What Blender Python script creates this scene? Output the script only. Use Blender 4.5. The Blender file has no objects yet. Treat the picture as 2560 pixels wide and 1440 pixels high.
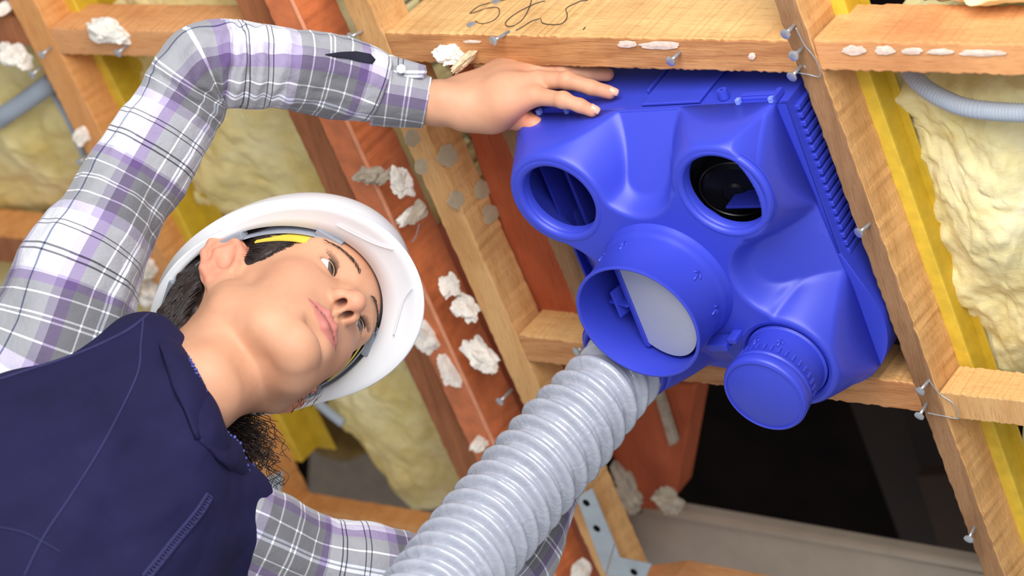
import bpy, bmesh, math, random
import numpy as np
from mathutils import Vector, Matrix, noise
S = bpy.context.scene
COL = S.collection
# ------------------------------------------------------------------ camera
FPX = 6300.0
AX = np.array([0.7987773, -0.07552648, 0.5968673])     # world X, Y, Z written in camera axes
AY = np.array([0.28114948, -0.83023596, -0.48131406])
AZ = np.array([0.53189265, 0.55227168, -0.64193941])
RW = np.array([AX, AY, AZ])
CAM = np.array([0.0, 0.0, 0.78])
Z0 = CAM[2] + 1.72                                     # underside of the ceiling joists
def ray(px, py): return RW @ np.array([(px - 1280) / FPX, (720 - py) / FPX, -1.0])
def P(px, py, d): return CAM + ray(px, py) * d
def onz(px, py, z):
    r = ray(px, py); return CAM + r * (z - CAM[2]) / r[2]
def ony(px, py, y):
    r = ray(px, py); return CAM + r * (y - CAM[1]) / r[1]
def onx(px, py, x):
    r = ray(px, py); return CAM + r * (x - CAM[0]) / r[0]
cd = bpy.data.cameras.new('camera'); cam = bpy.data.objects.new('camera', cd); COL.objects.link(cam)
m = Matrix.Identity(4)
for i in range(3):
    for j in range(3): m[i][j] = RW[i][j]
m.translation = Vector(CAM); cam.matrix_world = m
cd.sensor_width = 36; cd.lens = 36 * FPX / 2560; cd.clip_start = 0.05; cd.clip_end = 50
cd.dof.use_dof = True; cd.dof.focus_distance = 2.39; cd.dof.aperture_fstop = 4.5
S.camera = cam
S.view_settings.view_transform = 'Standard'; S.view_settings.look = 'None'
S.view_settings.exposure = 0.30; S.view_settings.gamma = 1; S.view_settings.use_curve_mapping = False
# ------------------------------------------------------------------ light
wd = bpy.data.worlds.new('world'); S.world = wd; wd.use_nodes = True
wd.node_tree.nodes['Background'].inputs[0].default_value = (0.93, 0.96, 1.0, 1)
wd.node_tree.nodes['Background'].inputs[1].default_value = 0.44
def area(name, loc, tgt, size, power, col=(1, 1, 1)):
    l = bpy.data.lights.new(name, 'AREA'); l.shape = 'DISK'; l.size = size; l.energy = power; l.color = col
    o = bpy.data.objects.new(name, l); COL.objects.link(o); o.location = loc
    o.rotation_euler = (Vector(tgt) - Vector(loc)).to_track_quat('-Z', 'Y').to_euler(); return o
KEYT = P(1250, 600, 2.5)
area('softbox_key', Vector(P(600, -2600, 1.3)), KEYT, 1.0, 19, (1, .98, .95))
area('softbox_fill', (0.9, -0.6, 0.5), KEYT, 1.6, 33, (.97, .98, 1))
# ------------------------------------------------------------------ helpers
def lin(c): return tuple(((v / 255) / 12.92 if v / 255 <= .04045 else ((v / 255 + .055) / 1.055) ** 2.4) for v in c) + (1,)
def mesh(name, vs, fs, mat=None, parent=None, smooth=False, kind=None):
    me = bpy.data.meshes.new(name); me.from_pydata([tuple(map(float, v)) for v in vs], [], [tuple(int(i) for i in f) for f in fs]); me.validate(); me.update()
    if smooth: me.polygons.foreach_set('use_smooth', [True] * len(me.polygons))
    o = bpy.data.objects.new(name, me); COL.objects.link(o)
    if mat: me.materials.append(mat)
    if parent is not None: attach(o, parent)
    if kind: o['kind'] = kind
    return o
def attach(o, parent):
    o.parent = parent; o.matrix_parent_inverse = Matrix.Translation(parent.location).inverted()
def tag(o, label, cat, group=None, kind=None):
    o['label'] = label; o['category'] = cat
    if group: o['group'] = group
    if kind: o['kind'] = kind
    return o
def thing(name, loc, label, cat, group=None):
    o = bpy.data.objects.new(name, None); COL.objects.link(o); o.location = Vector(loc); o.empty_display_size = .05
    return tag(o, label, cat, group)
def nrm(v): v = np.asarray(v, float); return v / (np.linalg.norm(v) + 1e-12)
def sharp(o, deg=35):
    b = bmesh.new(); b.from_mesh(o.data)
    bmesh.ops.recalc_face_normals(b, faces=b.faces[:])
    for e in b.edges: e.smooth = len(e.link_faces) == 2 and e.calc_face_angle(0) < math.radians(deg)
    for f in b.faces: f.smooth = True
    b.to_mesh(o.data); b.free(); return o
def bevel(o, w=.002, seg=2):
    md = o.modifiers.new('bevel', 'BEVEL'); md.width = w; md.segments = seg; md.limit_method = 'ANGLE'; return o
class MB:
    def __init__(s): s.v = []; s.f = []; s.uv = None
    def add(s, vs, fs):
        n = len(s.v); s.v += [tuple(v) for v in vs]; s.f += [tuple(i + n for i in f) for f in fs]
    def box(s, lo, hi, T=None):
        x0, y0, z0 = lo; x1, y1, z1 = hi
        vs = [(x0, y0, z0), (x1, y0, z0), (x1, y1, z0), (x0, y1, z0), (x0, y0, z1), (x1, y0, z1), (x1, y1, z1), (x0, y1, z1)]
        if T is not None: vs = [T(v) for v in vs]
        s.add(vs, [(0, 3, 2, 1), (4, 5, 6, 7), (0, 1, 5, 4), (1, 2, 6, 5), (2, 3, 7, 6), (3, 0, 4, 7)])
    def tube(s, pts, rad, n=12, caps=True, up=None):
        pts = [np.asarray(p, float) for p in pts]; k = len(pts)
        if not hasattr(rad, '__len__'): rad = [rad] * k
        t0 = nrm(pts[1] - pts[0]); a = nrm(np.cross(t0, up if up is not None else ([0, 0, 1] if abs(t0[2]) < .9 else [1, 0, 0])))
        base = len(s.v)
        for i in range(k):
            t = nrm(pts[min(i + 1, k - 1)] - pts[max(i - 1, 0)]); a = nrm(a - t * (a @ t)); b = np.cross(t, a)
            for j in range(n):
                q = 2 * math.pi * j / n; s.v.append(tuple(pts[i] + rad[i] * (math.cos(q) * a + math.sin(q) * b)))
        for i in range(k - 1):
            for j in range(n):
                j2 = (j + 1) % n; s.f.append((base + i * n + j, base + i * n + j2, base + (i + 1) * n + j2, base + (i + 1) * n + j))
        if caps:
            s.f.append(tuple(base + j for j in range(n))[::-1]); s.f.append(tuple(base + (k - 1) * n + j for j in range(n)))
    def lathe(s, prof, T=None, n=64, closed=False):
        # prof: list of (r, z); around local z
        base = len(s.v); k = len(prof)
        for r, z in prof:
            for j in range(n):
                q = 2 * math.pi * j / n; p = (r * math.cos(q), r * math.sin(q), z); s.v.append(tuple(T(p)) if T else p)
        for i in range(k - 1 + (1 if closed else 0)):
            i2 = (i + 1) % k
            for j in range(n):
                j2 = (j + 1) % n; s.f.append((base + i * n + j, base + i * n + j2, base + i2 * n + j2, base + i2 * n + j))
    def build(s, name, mat=None, parent=None, smooth=False, sh=None, kind=None):
        o = mesh(name, s.v, s.f, mat, parent, smooth, kind)
        if sh: sharp(o, sh)
        return o
# ------------------------------------------------------------------ materials
def newmat(name):
    m = bpy.data.materials.new(name); m.use_nodes = True; nt = m.node_tree; return m, nt, nt.nodes['Principled BSDF']
def N(nt, t, **kw):
    n = nt.nodes.new(t)
    for k, v in kw.items():
        if k in n.inputs.keys(): n.inputs[k].default_value = v
        else: setattr(n, k, v)
    return n
def coords(nt, scale=(1, 1, 1), rot=(0, 0, 0), out='Object'):
    tc = N(nt, 'ShaderNodeTexCoord'); mp = N(nt, 'ShaderNodeMapping'); mp.inputs['Scale'].default_value = scale; mp.inputs['Rotation'].default_value = rot
    nt.links.new(tc.outputs[out], mp.inputs['Vector']); return mp.outputs[0]
def ramp(nt, fac, stops, interp='LINEAR'):
    r = N(nt, 'ShaderNodeValToRGB'); r.color_ramp.interpolation = interp
    while len(r.color_ramp.elements) < len(stops): r.color_ramp.elements.new(.5)
    for e, (p, c) in zip(r.color_ramp.elements, stops): e.position = p; e.color = c
    nt.links.new(fac, r.inputs[0]); return r.outputs[0]
def mix(nt, a, b, fac, mode='MIX'):
    n = N(nt, 'ShaderNodeMix', data_type='RGBA', blend_type=mode)
    for i, v in ((0, fac), (6, a), (7, b)):
        if hasattr(v, 'is_linked') or hasattr(v, 'links'): nt.links.new(v, n.inputs[i])
        else: n.inputs[i].default_value = v
    return n.outputs[2]
def bump(nt, bs, h, s=.3, d=.002, prev=None):
    n = N(nt, 'ShaderNodeBump', Strength=s, Distance=d); nt.links.new(h, n.inputs['Height'])
    if prev is not None: nt.links.new(prev, n.inputs['Normal'])
    nt.links.new(n.outputs[0], bs.inputs['Normal']); return n.outputs[0]
def noise_tex(nt, vec, scale, detail=5, rough=.6):
    n = N(nt, 'ShaderNodeTexNoise', Scale=scale, Detail=detail, Roughness=rough); nt.links.new(vec, n.inputs['Vector']); return n.outputs[0]
def plain(name, rgb, rough=.5, var=.12, scale=30, bs_=.15, bd=.001, metal=0, spec=.5):
    m, nt, b = newmat(name); v = coords(nt); n = noise_tex(nt, v, scale)
    c = lin(rgb); lo = tuple(x * (1 - var) for x in c[:3]) + (1,); hi = tuple(min(1, x * (1 + var)) for x in c[:3]) + (1,)
    nt.links.new(ramp(nt, n, [(.3, lo), (.7, hi)]), b.inputs['Base Color'])
    b.inputs['Roughness'].default_value = rough; b.inputs['Metallic'].default_value = metal; b.inputs['Specular IOR Level'].default_value = spec
    if bs_: bump(nt, b, n, bs_, bd)
    return m
def wood(name, light, dark, axis='y', grain=1.0, stain=None, rough=.7, bs_=.35, contrast=1.0, stain_pos=.62, bands=14):
    m, nt, b = newmat(name)
    st = {'y': (1, .07, 1), 'x': (.07, 1, 1), 'z': (1, 1, .07)}[axis]
    v = coords(nt, st); n1 = noise_tex(nt, v, 55 * grain, 6, .65)
    v2 = coords(nt, {'y': (1, .12, 1), 'x': (.12, 1, 1), 'z': (1, 1, .12)}[axis])
    wv = N(nt, 'ShaderNodeTexWave', wave_type='BANDS', bands_direction={'y': 'DIAGONAL', 'x': 'DIAGONAL', 'z': 'X'}[axis]); wv.inputs['Scale'].default_value = bands * grain; wv.inputs['Distortion'].default_value = 6; wv.inputs['Detail'].default_value = 3; wv.inputs['Detail Scale'].default_value = 1.5
    nt.links.new(v2, wv.inputs['Vector'])
    c1 = ramp(nt, n1, [(.28, lin(dark)), (.62, lin(light))])
    md = tuple((a + b_) / 2 for a, b_ in zip(light, dark))
    c2 = ramp(nt, wv.outputs[0], [(0, lin(md)), (.5, lin(light)), (1, lin(light))])
    c = mix(nt, c1, c2, .5 * contrast)
    vo = coords(nt); n2 = noise_tex(nt, vo, 9, 3, .5)
    c = mix(nt, c, mix(nt, c, (.62, .48, .4, 1), 1.0, 'MULTIPLY'), ramp(nt, n2, [(.5, (0, 0, 0, 1)), (.72, (.6, .6, .6, 1))]))
    n5 = noise_tex(nt, coords(nt, tuple(2.2 * s_ for s_ in st)), 260, 4, .75)
    c = mix(nt, c, mix(nt, c, (.60, .44, .32, 1), 1.0, 'MULTIPLY'), ramp(nt, n5, [(.50, (0, 0, 0, 1)), (.66, (.55, .55, .55, 1))]))
    if stain:
        n3 = noise_tex(nt, coords(nt, (1, 1, 1)), 38, 6, .7)
        c = mix(nt, c, lin(stain), ramp(nt, n3, [(stain_pos, (0, 0, 0, 1)), (stain_pos + .06, (.85, .85, .85, 1))]))
    nt.links.new(c, b.inputs['Base Color']); b.inputs['Roughness'].default_value = rough; b.inputs['Specular IOR Level'].default_value = .3
    n4 = noise_tex(nt, coords(nt, tuple(3 * s_ for s_ in st)), 140, 5, .7)
    pv = bump(nt, b, n4, bs_ * 1.3, .002); bump(nt, b, wv.outputs[0], .15, .001, pv)
    return m
M = {}
M['wood_smooth'] = wood('pine_smooth', (228, 184, 124), (214, 164, 102), 'x', .8, None, .6, .2, .7)
M['wood_y'] = wood('pine_along', (224, 176, 118), (200, 146, 88), 'y', 1, (222, 212, 200), .7, .35, 1, .70)
M['wood_y_orange'] = wood('pine_orange', (224, 160, 98), (204, 134, 72), 'y', .8, (230, 205, 180), .65, .2, .7, .72)
M['wood_x'] = wood('pine_across', (208, 150, 98), (166, 106, 62), 'x', 1.2, None, .75, .5, 1.3, .7, 30)
M['wood_x_orange'] = wood('pine_orange_across', (226, 166, 112), (210, 142, 88), 'x', .8, None, .6, .2, .6)
M['wood_rough'] = wood('rough_sawn', (170, 128, 90), (132, 96, 64), 'y', 1.4, (196, 184, 172), .85, .6, 1, .66)
M['wood_brown'] = wood('brown_batten', (176, 112, 72), (132, 76, 46), 'y', 1.2, (190, 160, 140), .8, .4, 1, .7)
M['terra'] = plain('terracotta_clay', (206, 114, 66), .55, .22, 40, .12)
M['terra_dark'] = wood('terracotta_dark', (190, 98, 62), (160, 76, 46), 'y', .6, None, .6, .15, .8)
M['yellow'] = plain('yellow_paint', (218, 186, 62), .5, .14, 60, .12, .0006)
M['yellow_shade'] = plain('yellow_paint_shaded', (196, 162, 40), .55, .12, 60, .12, .0006)  # darker copy: shade of the inward faces put into the yellow
M['plaster'] = plain('white_plaster', (232, 226, 216), .9, .2, 70, .7, .002)
M['putty'] = plain('grey_mortar', (178, 166, 148), .95, .25, 60, .8, .003)
M['zinc'] = plain('zinc_metal', (188, 192, 198), .38, .15, 200, .2, .0004, .75)
M['galv'] = plain('galvanised_plate', (176, 184, 190), .5, .12, 30, .1, .0005, .25)
M['conduit'] = plain('grey_conduit', (168, 178, 190), .5, .06, 30, 0)
M['void'] = plain('void_shade_black', (18, 11, 9), .95, .5, 8, .4, .01, spec=.1)  # shade of the void and bracket holes put into a near-black colour
M['gutter'] = plain('grey_plastic_tray', (176, 160, 142), .45, .1, 14, .1)
M['ink'] = plain('pencil_ink', (50, 42, 44), .8, .1, 30, 0)
def insul_mat(name, a, b_, c_):
    m, nt, b = newmat(name); v = coords(nt)
    n1 = noise_tex(nt, v, 9, 8, .62); n2 = noise_tex(nt, coords(nt, (1, 2.2, 1), (.3, .5, .6)), 45, 8, .75)
    c = mix(nt, ramp(nt, n1, [(.33, lin(b_)), (.5, lin(a)), (.64, lin(c_))]), ramp(nt, n2, [(.3, lin(b_)), (.6, lin(a))]), .4)
    nt.links.new(c, b.inputs['Base Color']); b.inputs['Roughness'].default_value = 1; b.inputs['Specular IOR Level'].default_value = .1
    pv = bump(nt, b, n1, .4, .015); bump(nt, b, n2, .35, .004, pv); return m
M['wool'] = insul_mat('glass_wool', (232, 214, 154), (212, 184, 100), (244, 232, 188))
M['wool_pale'] = insul_mat('glass_wool_pale', (234, 222, 172), (222, 202, 130), (242, 234, 206))
# ------------------------------------------------------------------ ceiling pieces
def prism(name, pix, z, h, mat, label=None, cat=None, parent=None, group=None, bev=.002, smat=None, kind=None, div=0):
    """bar whose underside quad (pixel corners on the plane z) is extruded up by h"""
    q = [onz(a, b, z) for a, b in pix]; n = len(q)
    vs = [tuple(p) for p in q] + [(p[0], p[1], p[2] + h) for p in q]
    fs = [tuple(range(n))[::-1], tuple(range(n, 2 * n))] + [(i, (i + 1) % n, n + (i + 1) % n, n + i) for i in range(n)]
    o = mesh(name, vs, fs, mat, parent, kind=kind); b = bmesh.new(); b.from_mesh(o.data); bmesh.ops.recalc_face_normals(b, faces=b.faces[:]); b.to_mesh(o.data); b.free()
    if bev: bevel(o, bev)
    if label: tag(o, label, cat, group)
    return o
def rot_dir(x, y, slope=.108): return x + slope * (y - 1.2), y
def barY(name, xa, xb, y0, y1, z, h, mats, label, cat='beam', group=None, parent=None, bev=.0018, slope=.108, under=None):
    """joist running along Y; mats = (underside, sides)"""
    v = []
    ny = 160; rnd = random.Random(hash(name + label) % 999 if False else int(abs(xa) * 1e4))
    zz = [z, z + h]
    for k in range(ny + 1):
        y = y0 + (y1 - y0) * k / ny
        j = [rnd.uniform(-.0009, .0009) * (h > .0045 and name != 'web') for _ in range(4)]
        for (x, zc, q) in ((xa, z, 0), (xb, z, 1), (xb, z + h, 2), (xa, z + h, 3)):
            v.append((x + slope * (y - 1.2) + j[q], y, zc))
    fs = []; mi = []
    for k in range(ny):
        a = 4 * k; b = a + 4
        for q in range(4):
            q2 = (q + 1) % 4; fs.append((a + q, a + q2, b + q2, b + q)); mi.append(0 if q == 0 else 1)
    fs += [(0, 3, 2, 1), (4 * ny, 4 * ny + 1, 4 * ny + 2, 4 * ny + 3)]; mi += [1, 1]
    o = mesh(name, v, fs, None, parent)
    for mt in mats: o.data.materials.append(mt)
    for p, i in zip(o.data.polygons, mi): p.material_index = i
    b = bmesh.new(); b.from_mesh(o.data); bmesh.ops.recalc_face_normals(b, faces=b.faces[:]); b.to_mesh(o.data); b.free()
    if bev: bevel(o, bev)
    if label: tag(o, label, cat, group)
    return o
def barX(name, x0, x1, ya, yb, z, h, mats, label, cat='beam', group=None, slope=0, bev=.0018):
    v = []; nx = 120; rnd = random.Random(int(abs(x0 + ya) * 1e4))
    for k in range(nx + 1):
        x = x0 + (x1 - x0) * k / nx; j = [rnd.uniform(-.0009, .0009) for _ in range(4)]
        for (y, zc, q) in ((ya, z, 0), (yb, z, 1), (yb, z + h, 2), (ya, z + h, 3)): v.append((x, y + slope * (x - x0) + j[q], zc))
    fs = []; mi = []
    for k in range(nx):
        a = 4 * k; b = a + 4
        for q in range(4):
            q2 = (q + 1) % 4; fs.append((a + q, a + q2, b + q2, b + q)); mi.append(0 if q == 0 else 1)
    fs += [(0, 3, 2, 1), (4 * nx, 4 * nx + 1, 4 * nx + 2, 4 * nx + 3)]; mi += [1, 1]
    o = mesh(name, v, fs)
    for mt in mats: o.data.materials.append(mt)
    for p, i in zip(o.data.polygons, mi): p.material_index = i
    b = bmesh.new(); b.from_mesh(o.data); bmesh.ops.recalc_face_normals(b, faces=b.faces[:]); b.to_mesh(o.data); b.free()
    if bev: bevel(o, bev)
    return tag(o, label, cat, group)
def jx(x, y): return x + .108 * (y - 1.2)
# long joists (x given at y = 1.2)
barY('ceiling_joist', -1.155, -1.131, .80, 1.85, Z0, .050, (M['wood_rough'], M['wood_y']), 'long sawn pine joist passing right of the blue unit, nails in its brown edge')
barY('ceiling_joist', -1.667, -1.632, .80, 1.85, Z0, .047, (M['wood_y'], M['wood_y']), 'wide pine joist with grey mortar blots, beside the terracotta bar')
barY('ceiling_joist', -2.172, -2.128, .80, 1.72, Z0, .040, (M['wood_y_orange'], M['wood_y_orange']), 'blurred orange pine joist at far left with yellow profile beside it')
barY('clay_bar', -1.776, -1.737, .80, 1.85, Z0, .06, (M['terra'], M['terra']), 'orange terracotta bar with a raised edge, behind the helmet peak', 'bar')
M['terra_highlight'] = plain('terracotta_highlight', (226, 150, 112), .6, .15, 60, .1)  # lighter tone paints the highlight along the ridge
cb = bpy.data.objects['clay_bar']; eb = MB(); eb.tube([(jx(-1.737, y), y, Z0 + .0008) for y in np.linspace(.8, 1.85, 30)], .0026, 8); eb.build('edge_bead', M['terra_highlight'], cb, True)
barY('batten', -1.83, -1.782, .80, 1.85, Z0 + .012, .05, (M['wood_brown'], M['wood_brown']), 'dark brown batten on the left side of the terracotta bar', 'batten')
prism('clay_strip', [(1090, 60), (1240, 60), (1520, 960), (1360, 960)], Z0 + .050, .04, M['terra_dark'], 'darker red clay bar between the blotted joist and the blue unit', 'bar')
barY('ceiling_joist', -1.534, -1.502, 1.018, 1.350, Z0 + .002, .034, (M['wood_rough'], M['wood_y']), 'short plaster-smeared joist close along the left side of the blue unit')
# noggins
barX('noggin', jx(-1.632, 1.0), jx(-1.155, 1.0), .982, 1.016, Z0, .16, (M['wood_x'], M['wood_smooth']), 'broad noggin above the blue unit with pencilled numbers')
barX('noggin', jx(-1.131, 1.0), -.70, .981, 1.012, Z0, .07, (M['wood_x_orange'], M['wood_x_orange']), 'smooth orange noggin at top right with a row of pale patches')
barX('noggin', jx(-1.632, 1.37), jx(-1.155, 1.38), 1.352, 1.386, Z0, .06, (M['wood_x'], M['wood_smooth']), 'noggin running under the lower edge of the blue unit', slope=.015)
barX('noggin', jx(-1.131, 1.38), -.80, 1.366, 1.396, Z0, .045, (M['wood_y'], M['wood_smooth']), 'short noggin at lower right below the pale wool')
barX('noggin', jx(-2.128, 1.0), jx(-1.83, 1.0), .985, 1.018, Z0, .06, (M['wood_x_orange'], M['wood_x_orange']), 'blurred noggin at upper left behind the raised sleeve')
barX('noggin', -2.6, jx(-2.172, 1.0), .975, 1.010, Z0 + .004, .05, (M['wood_brown'], M['wood_brown']), 'stub of noggin in the top left corner carrying plaster')
barX('noggin', -2.6, jx(-2.172, 1.3), 1.285, 1.325, Z0, .06, (M['wood_brown'], M['wood_y_orange']), 'brown noggin at the left edge below the wool')
barX('noggin', jx(-2.172, 1.64), -1.80, 1.66, 1.70, Z0, .03, (M['wood_y_orange'], M['wood_y_orange']), 'blurred orange noggin above the lower plaid sleeve')
# yellow profiles
def profile(x0, y0, y1, zt, label, w1=.016, w2=.03, h=.10):
    r = thing('metal_profile', (jx(x0, y0), y0, zt), label, 'profile')
    barY('flange', x0 - .002, x0 + w1, y0, y1, zt - .0015, .003, (M['yellow'], M['yellow']), None, parent=r, bev=.0008)
    barY('web', x0 + w1 - .003, x0 + w1, y0, y1, zt + .0015, h, (M['yellow_shade'], M['yellow_shade']), None, parent=r, bev=.0008)
    barY('back_flange', x0 + w1 - .003, x0 + w2, y0, y1, zt + h, .003, (M['yellow_shade'], M['yellow_shade']), None, parent=r, bev=.0008)
    return r
profile(-1.130, .80, 1.85, Z0 + .050, 'bright yellow metal profile along the joist at right', .013, .021, .024)
profile(-2.128, .80, 1.62, Z0 + .040, 'blurred yellow metal profile beside the far left joist', .014, .045, .03)
# ------------------------------------------------------------------ insulation, roof void
def catmull_(P3, n=8):
    c = []
    for i in range(len(P3) - 1):
        p0 = P3[max(i - 1, 0)]; p1 = P3[i]; p2 = P3[i + 1]; p3 = P3[min(i + 2, len(P3) - 1)]
        for k in range(n):
            t = k / n; c.append(.5 * ((2 * p1) + (-p0 + p2) * t + (2 * p0 - 5 * p1 + 4 * p2 - p3) * t * t + (-p0 + 3 * p1 - 3 * p2 + p3) * t ** 3))
    return c + [P3[-1]]
def fbm(x, y, z, o=5):
    return noise.fractal(Vector((x, y, z)), 1.0, 2.0, o, noise_basis='PERLIN_ORIGINAL')
def wool(name, pix, z, mat, label, seed=0, bulge=.035, h=.14, amp=.018, n=110, cat='insulation', wav=.012):
    q = [onz(a, b, z) for a, b in pix]; vs = []; fs = []
    for i in range(n + 1):
        for j in range(n + 1):
            u, v = i / n, j / n
            p = (1 - v) * ((1 - u) * q[0] + u * q[1]) + v * ((1 - u) * q[3] + u * q[2])
            e = min(u, 1 - u, v, 1 - v); d = min(1, e / .12); rise = h * (1 - math.sqrt(max(0, 1 - (1 - d) ** 2)))
            a = fbm(p[0] * 9 + seed, p[1] * 9, 1.3) * amp + fbm(p[0] * 32 + seed, p[1] * 26, 4.1) * amp * .22 + fbm(p[0] * 100, p[1] * 80 + seed, 9.1, 3) * amp * .1
            ex = fbm(p[0] * 14 + seed, p[1] * 14, 6.6) * wav
            vs.append((p[0] + ex, p[1] - ex, p[2] + rise - a - bulge * math.sin(math.pi * u) * math.sin(math.pi * v)))
    for i in range(n):
        for j in range(n):
            a = i * (n + 1) + j; fs.append((a, a + 1, a + n + 2, a + n + 1))
    # back skin
    m = len(vs); W = n + 1
    top = [(vs[k][0], vs[k][1], z + h + .06) for k in (0, n, n * W + n, n * W)]
    vs += top
    rim = [list(range(0, n + 1)), [i * W + n for i in range(n + 1)], [n * W + j for j in range(n, -1, -1)], [i * W for i in range(n, -1, -1)]]
    for k, r in enumerate(rim):
        a, b = m + k, m + (k + 1) % 4
        for i in range(n):
            fs.append((r[i], r[i + 1], b if i >= n // 2 else a))
        fs.append((r[n // 2], b, a))
    fs.append((m, m + 1, m + 2, m + 3))
    o = mesh(name, vs, fs, mat, smooth=True)
    return tag(o, label, cat)
wool('glass_wool_batt', [(2150, 110), (2760, 110), (2760, 1000), (2420, 1000)], Z0 + .085, M['wool_pale'], 'pale cream glass wool batt at right behind the yellow profile', 3)
wool('glass_wool_batt', [(2240, -120), (2800, -120), (2800, 20), (2260, 15)], Z0 + .08, M['wool_pale'], 'strip of glass wool above the top right noggin', 5, n=50)
wool('glass_wool_batt', [(2515, 1060), (2800, 1060), (2800, 1600), (2600, 1600)], Z0 + .09, M['wool_pale'], 'glass wool in the bottom right corner', 8, n=50)
wool('glass_wool_batt', [(-500, -260), (20, -260), (420, 590), (-500, 600)], Z0 + .07, M['wool'], 'yellow glass wool batt at far left below the grey conduit', 11)
wool('glass_wool_batt', [(-500, 650), (400, 640), (560, 980), (-500, 980)], Z0 + .10, M['wool'], 'glass wool at the left edge behind the plaid shoulder', 17, n=60)
wool('glass_wool_batt', [(60, -260), (660, -260), (1090, 640), (440, 640)], Z0 + .10, M['wool'], 'yellow glass wool batt between the bent arm and the helmet', 21)
wool('glass_wool_batt', [(560, 700), (1100, 700), (1270, 1260), (1060, 1330)], Z0 + .10, M['wool'], 'yellow glass wool batt under the helmet peak, cut off slantwise', 27)
wool('glass_wool_batt', [(690, 1010), (770, 1040), (940, 1150), (850, 1180)], Z0 + .20, plain('wool_shadowed_brown', (120, 96, 52), 1, .3, 20, .5, .005), 'small wool scrap in the gap under the jaw, brown with painted shade', 31, n=40, bulge=.02)  # shade of the gap is put into this scrap's brown
# added backing above everything, blocks ambient; the void's shade is in its colour
def slab(name, pix, z, h, mat, kind='structure', label=None):
    return prism(name, pix, z, h, mat, kind=kind, bev=0)
prism('void_backing', [(-700, -700), (3300, -700), (3300, 2300), (-700, 2300)], Z0 + .80, .05, M['void'], kind='structure', bev=0)
# added unseen walls (box the void in so that only front light enters)
mbv = MB()
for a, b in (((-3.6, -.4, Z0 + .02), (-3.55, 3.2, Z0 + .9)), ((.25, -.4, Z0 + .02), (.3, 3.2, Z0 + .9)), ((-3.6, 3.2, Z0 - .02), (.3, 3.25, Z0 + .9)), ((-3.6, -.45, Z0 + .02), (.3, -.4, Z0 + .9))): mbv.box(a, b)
mbv.build('void_backing', M['void'], kind='structure')
# grey tray across the bottom
r = thing('gutter_tray', onz(1900, 1380, Z0 + .16), 'grey plastic tray lying across the dark gap at the bottom', 'tray')
prism('tray_floor', [(1500, 1300), (1640, 1275), (2480, 1440), (2480, 1620), (1500, 1620)], Z0 + .20, .006, M['gutter'], parent=r)
prism('tray_lip', [(1600, 1262), (2520, 1424), (2520, 1446), (1600, 1284)], Z0 + .185, .02, M['gutter'], parent=r, bev=.004)
tag(prism('clay_slab', [(1480, 960), (1740, 960), (1690, 1240), (1640, 1275), (1570, 1270)], Z0 + .17, .04, M['terra_dark']), 'dark red clay slab at the left of the black gap', 'slab')
tag(prism('conduit', [(1632, 980), (1650, 980), (1690, 1110), (1672, 1118)], Z0 + .155, .01, M['putty']), 'thin grey stick crossing the dark red clay slab', 'stick')
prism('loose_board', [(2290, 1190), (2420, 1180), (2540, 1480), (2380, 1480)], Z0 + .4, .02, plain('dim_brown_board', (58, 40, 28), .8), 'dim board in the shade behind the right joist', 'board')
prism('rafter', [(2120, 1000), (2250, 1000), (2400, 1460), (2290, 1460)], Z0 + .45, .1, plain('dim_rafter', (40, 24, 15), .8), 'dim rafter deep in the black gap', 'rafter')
# grey cement board under the head
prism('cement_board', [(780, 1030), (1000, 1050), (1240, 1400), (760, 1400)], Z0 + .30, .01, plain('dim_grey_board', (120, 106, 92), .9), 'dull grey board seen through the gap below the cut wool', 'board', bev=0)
prism('clay_strip', [(1000, 560), (1240, 560), (1600, 1500), (1200, 1500)], Z0 + .14, .02, M['terra_dark'], 'clay backing strip behind the terracotta bar', 'strip')
# joist at the bottom with a perforated angle bracket
# conduits
def conduit(pts, rad, label, rib=.0035, name='conduit', mat=None):
    pts = [np.array(p) for p in pts]; c = []
    for i in range(len(pts) - 1):
        p0 = pts[max(i - 1, 0)]; p1 = pts[i]; p2 = pts[i + 1]; p3 = pts[min(i + 2, len(pts) - 1)]
        n = max(4, int(np.linalg.norm(p2 - p1) / (rib / 3)))
        for k in range(n):
            t = k / n; c.append(.5 * ((2 * p1) + (-p0 + p2) * t + (2 * p0 - 5 * p1 + 4 * p2 - p3) * t * t + (-p0 + 3 * p1 - 3 * p2 + p3) * t ** 3))
    r = [rad * (1 + .05 * math.sin(i * 2 * math.pi / 3)) for i in range(len(c))]
    b = MB(); b.tube(c, r, 14); o = b.build(name, mat or M['conduit'], smooth=True); return tag(o, label, 'conduit')
conduit([onz(2262, 150, Z0 + .08), onz(2290, 200, Z0 + .06), onz(2360, 248, Z0 + .045), onz(2460, 276, Z0 + .035), onz(2700, 283, Z0 + .03), onz(3000, 262, Z0 + .05)], .0085, 'ribbed grey conduit curving over the pale wool at right')
conduit([onz(-420, 480, Z0 + .03), onz(-60, 325, Z0 + .03), onz(30, 275, Z0 + .03), onz(130, 205, Z0 + .03)], .0115, 'thick grey conduit at the left edge')
conduit([onz(120, 215, Z0 + .05), onz(170, 300, Z0 + .05), onz(220, 410, Z0 + .05), onz(300, 560, Z0 + .06)], .004, 'thin grey conduit along the far left joist', .006)
conduit([onz(760, 960, Z0 + .06), onz(800, 1010, Z0 + .06), onz(860, 1060, Z0 + .06)], .006, 'grey conduit end poking out under the far ear', .006)
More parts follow.
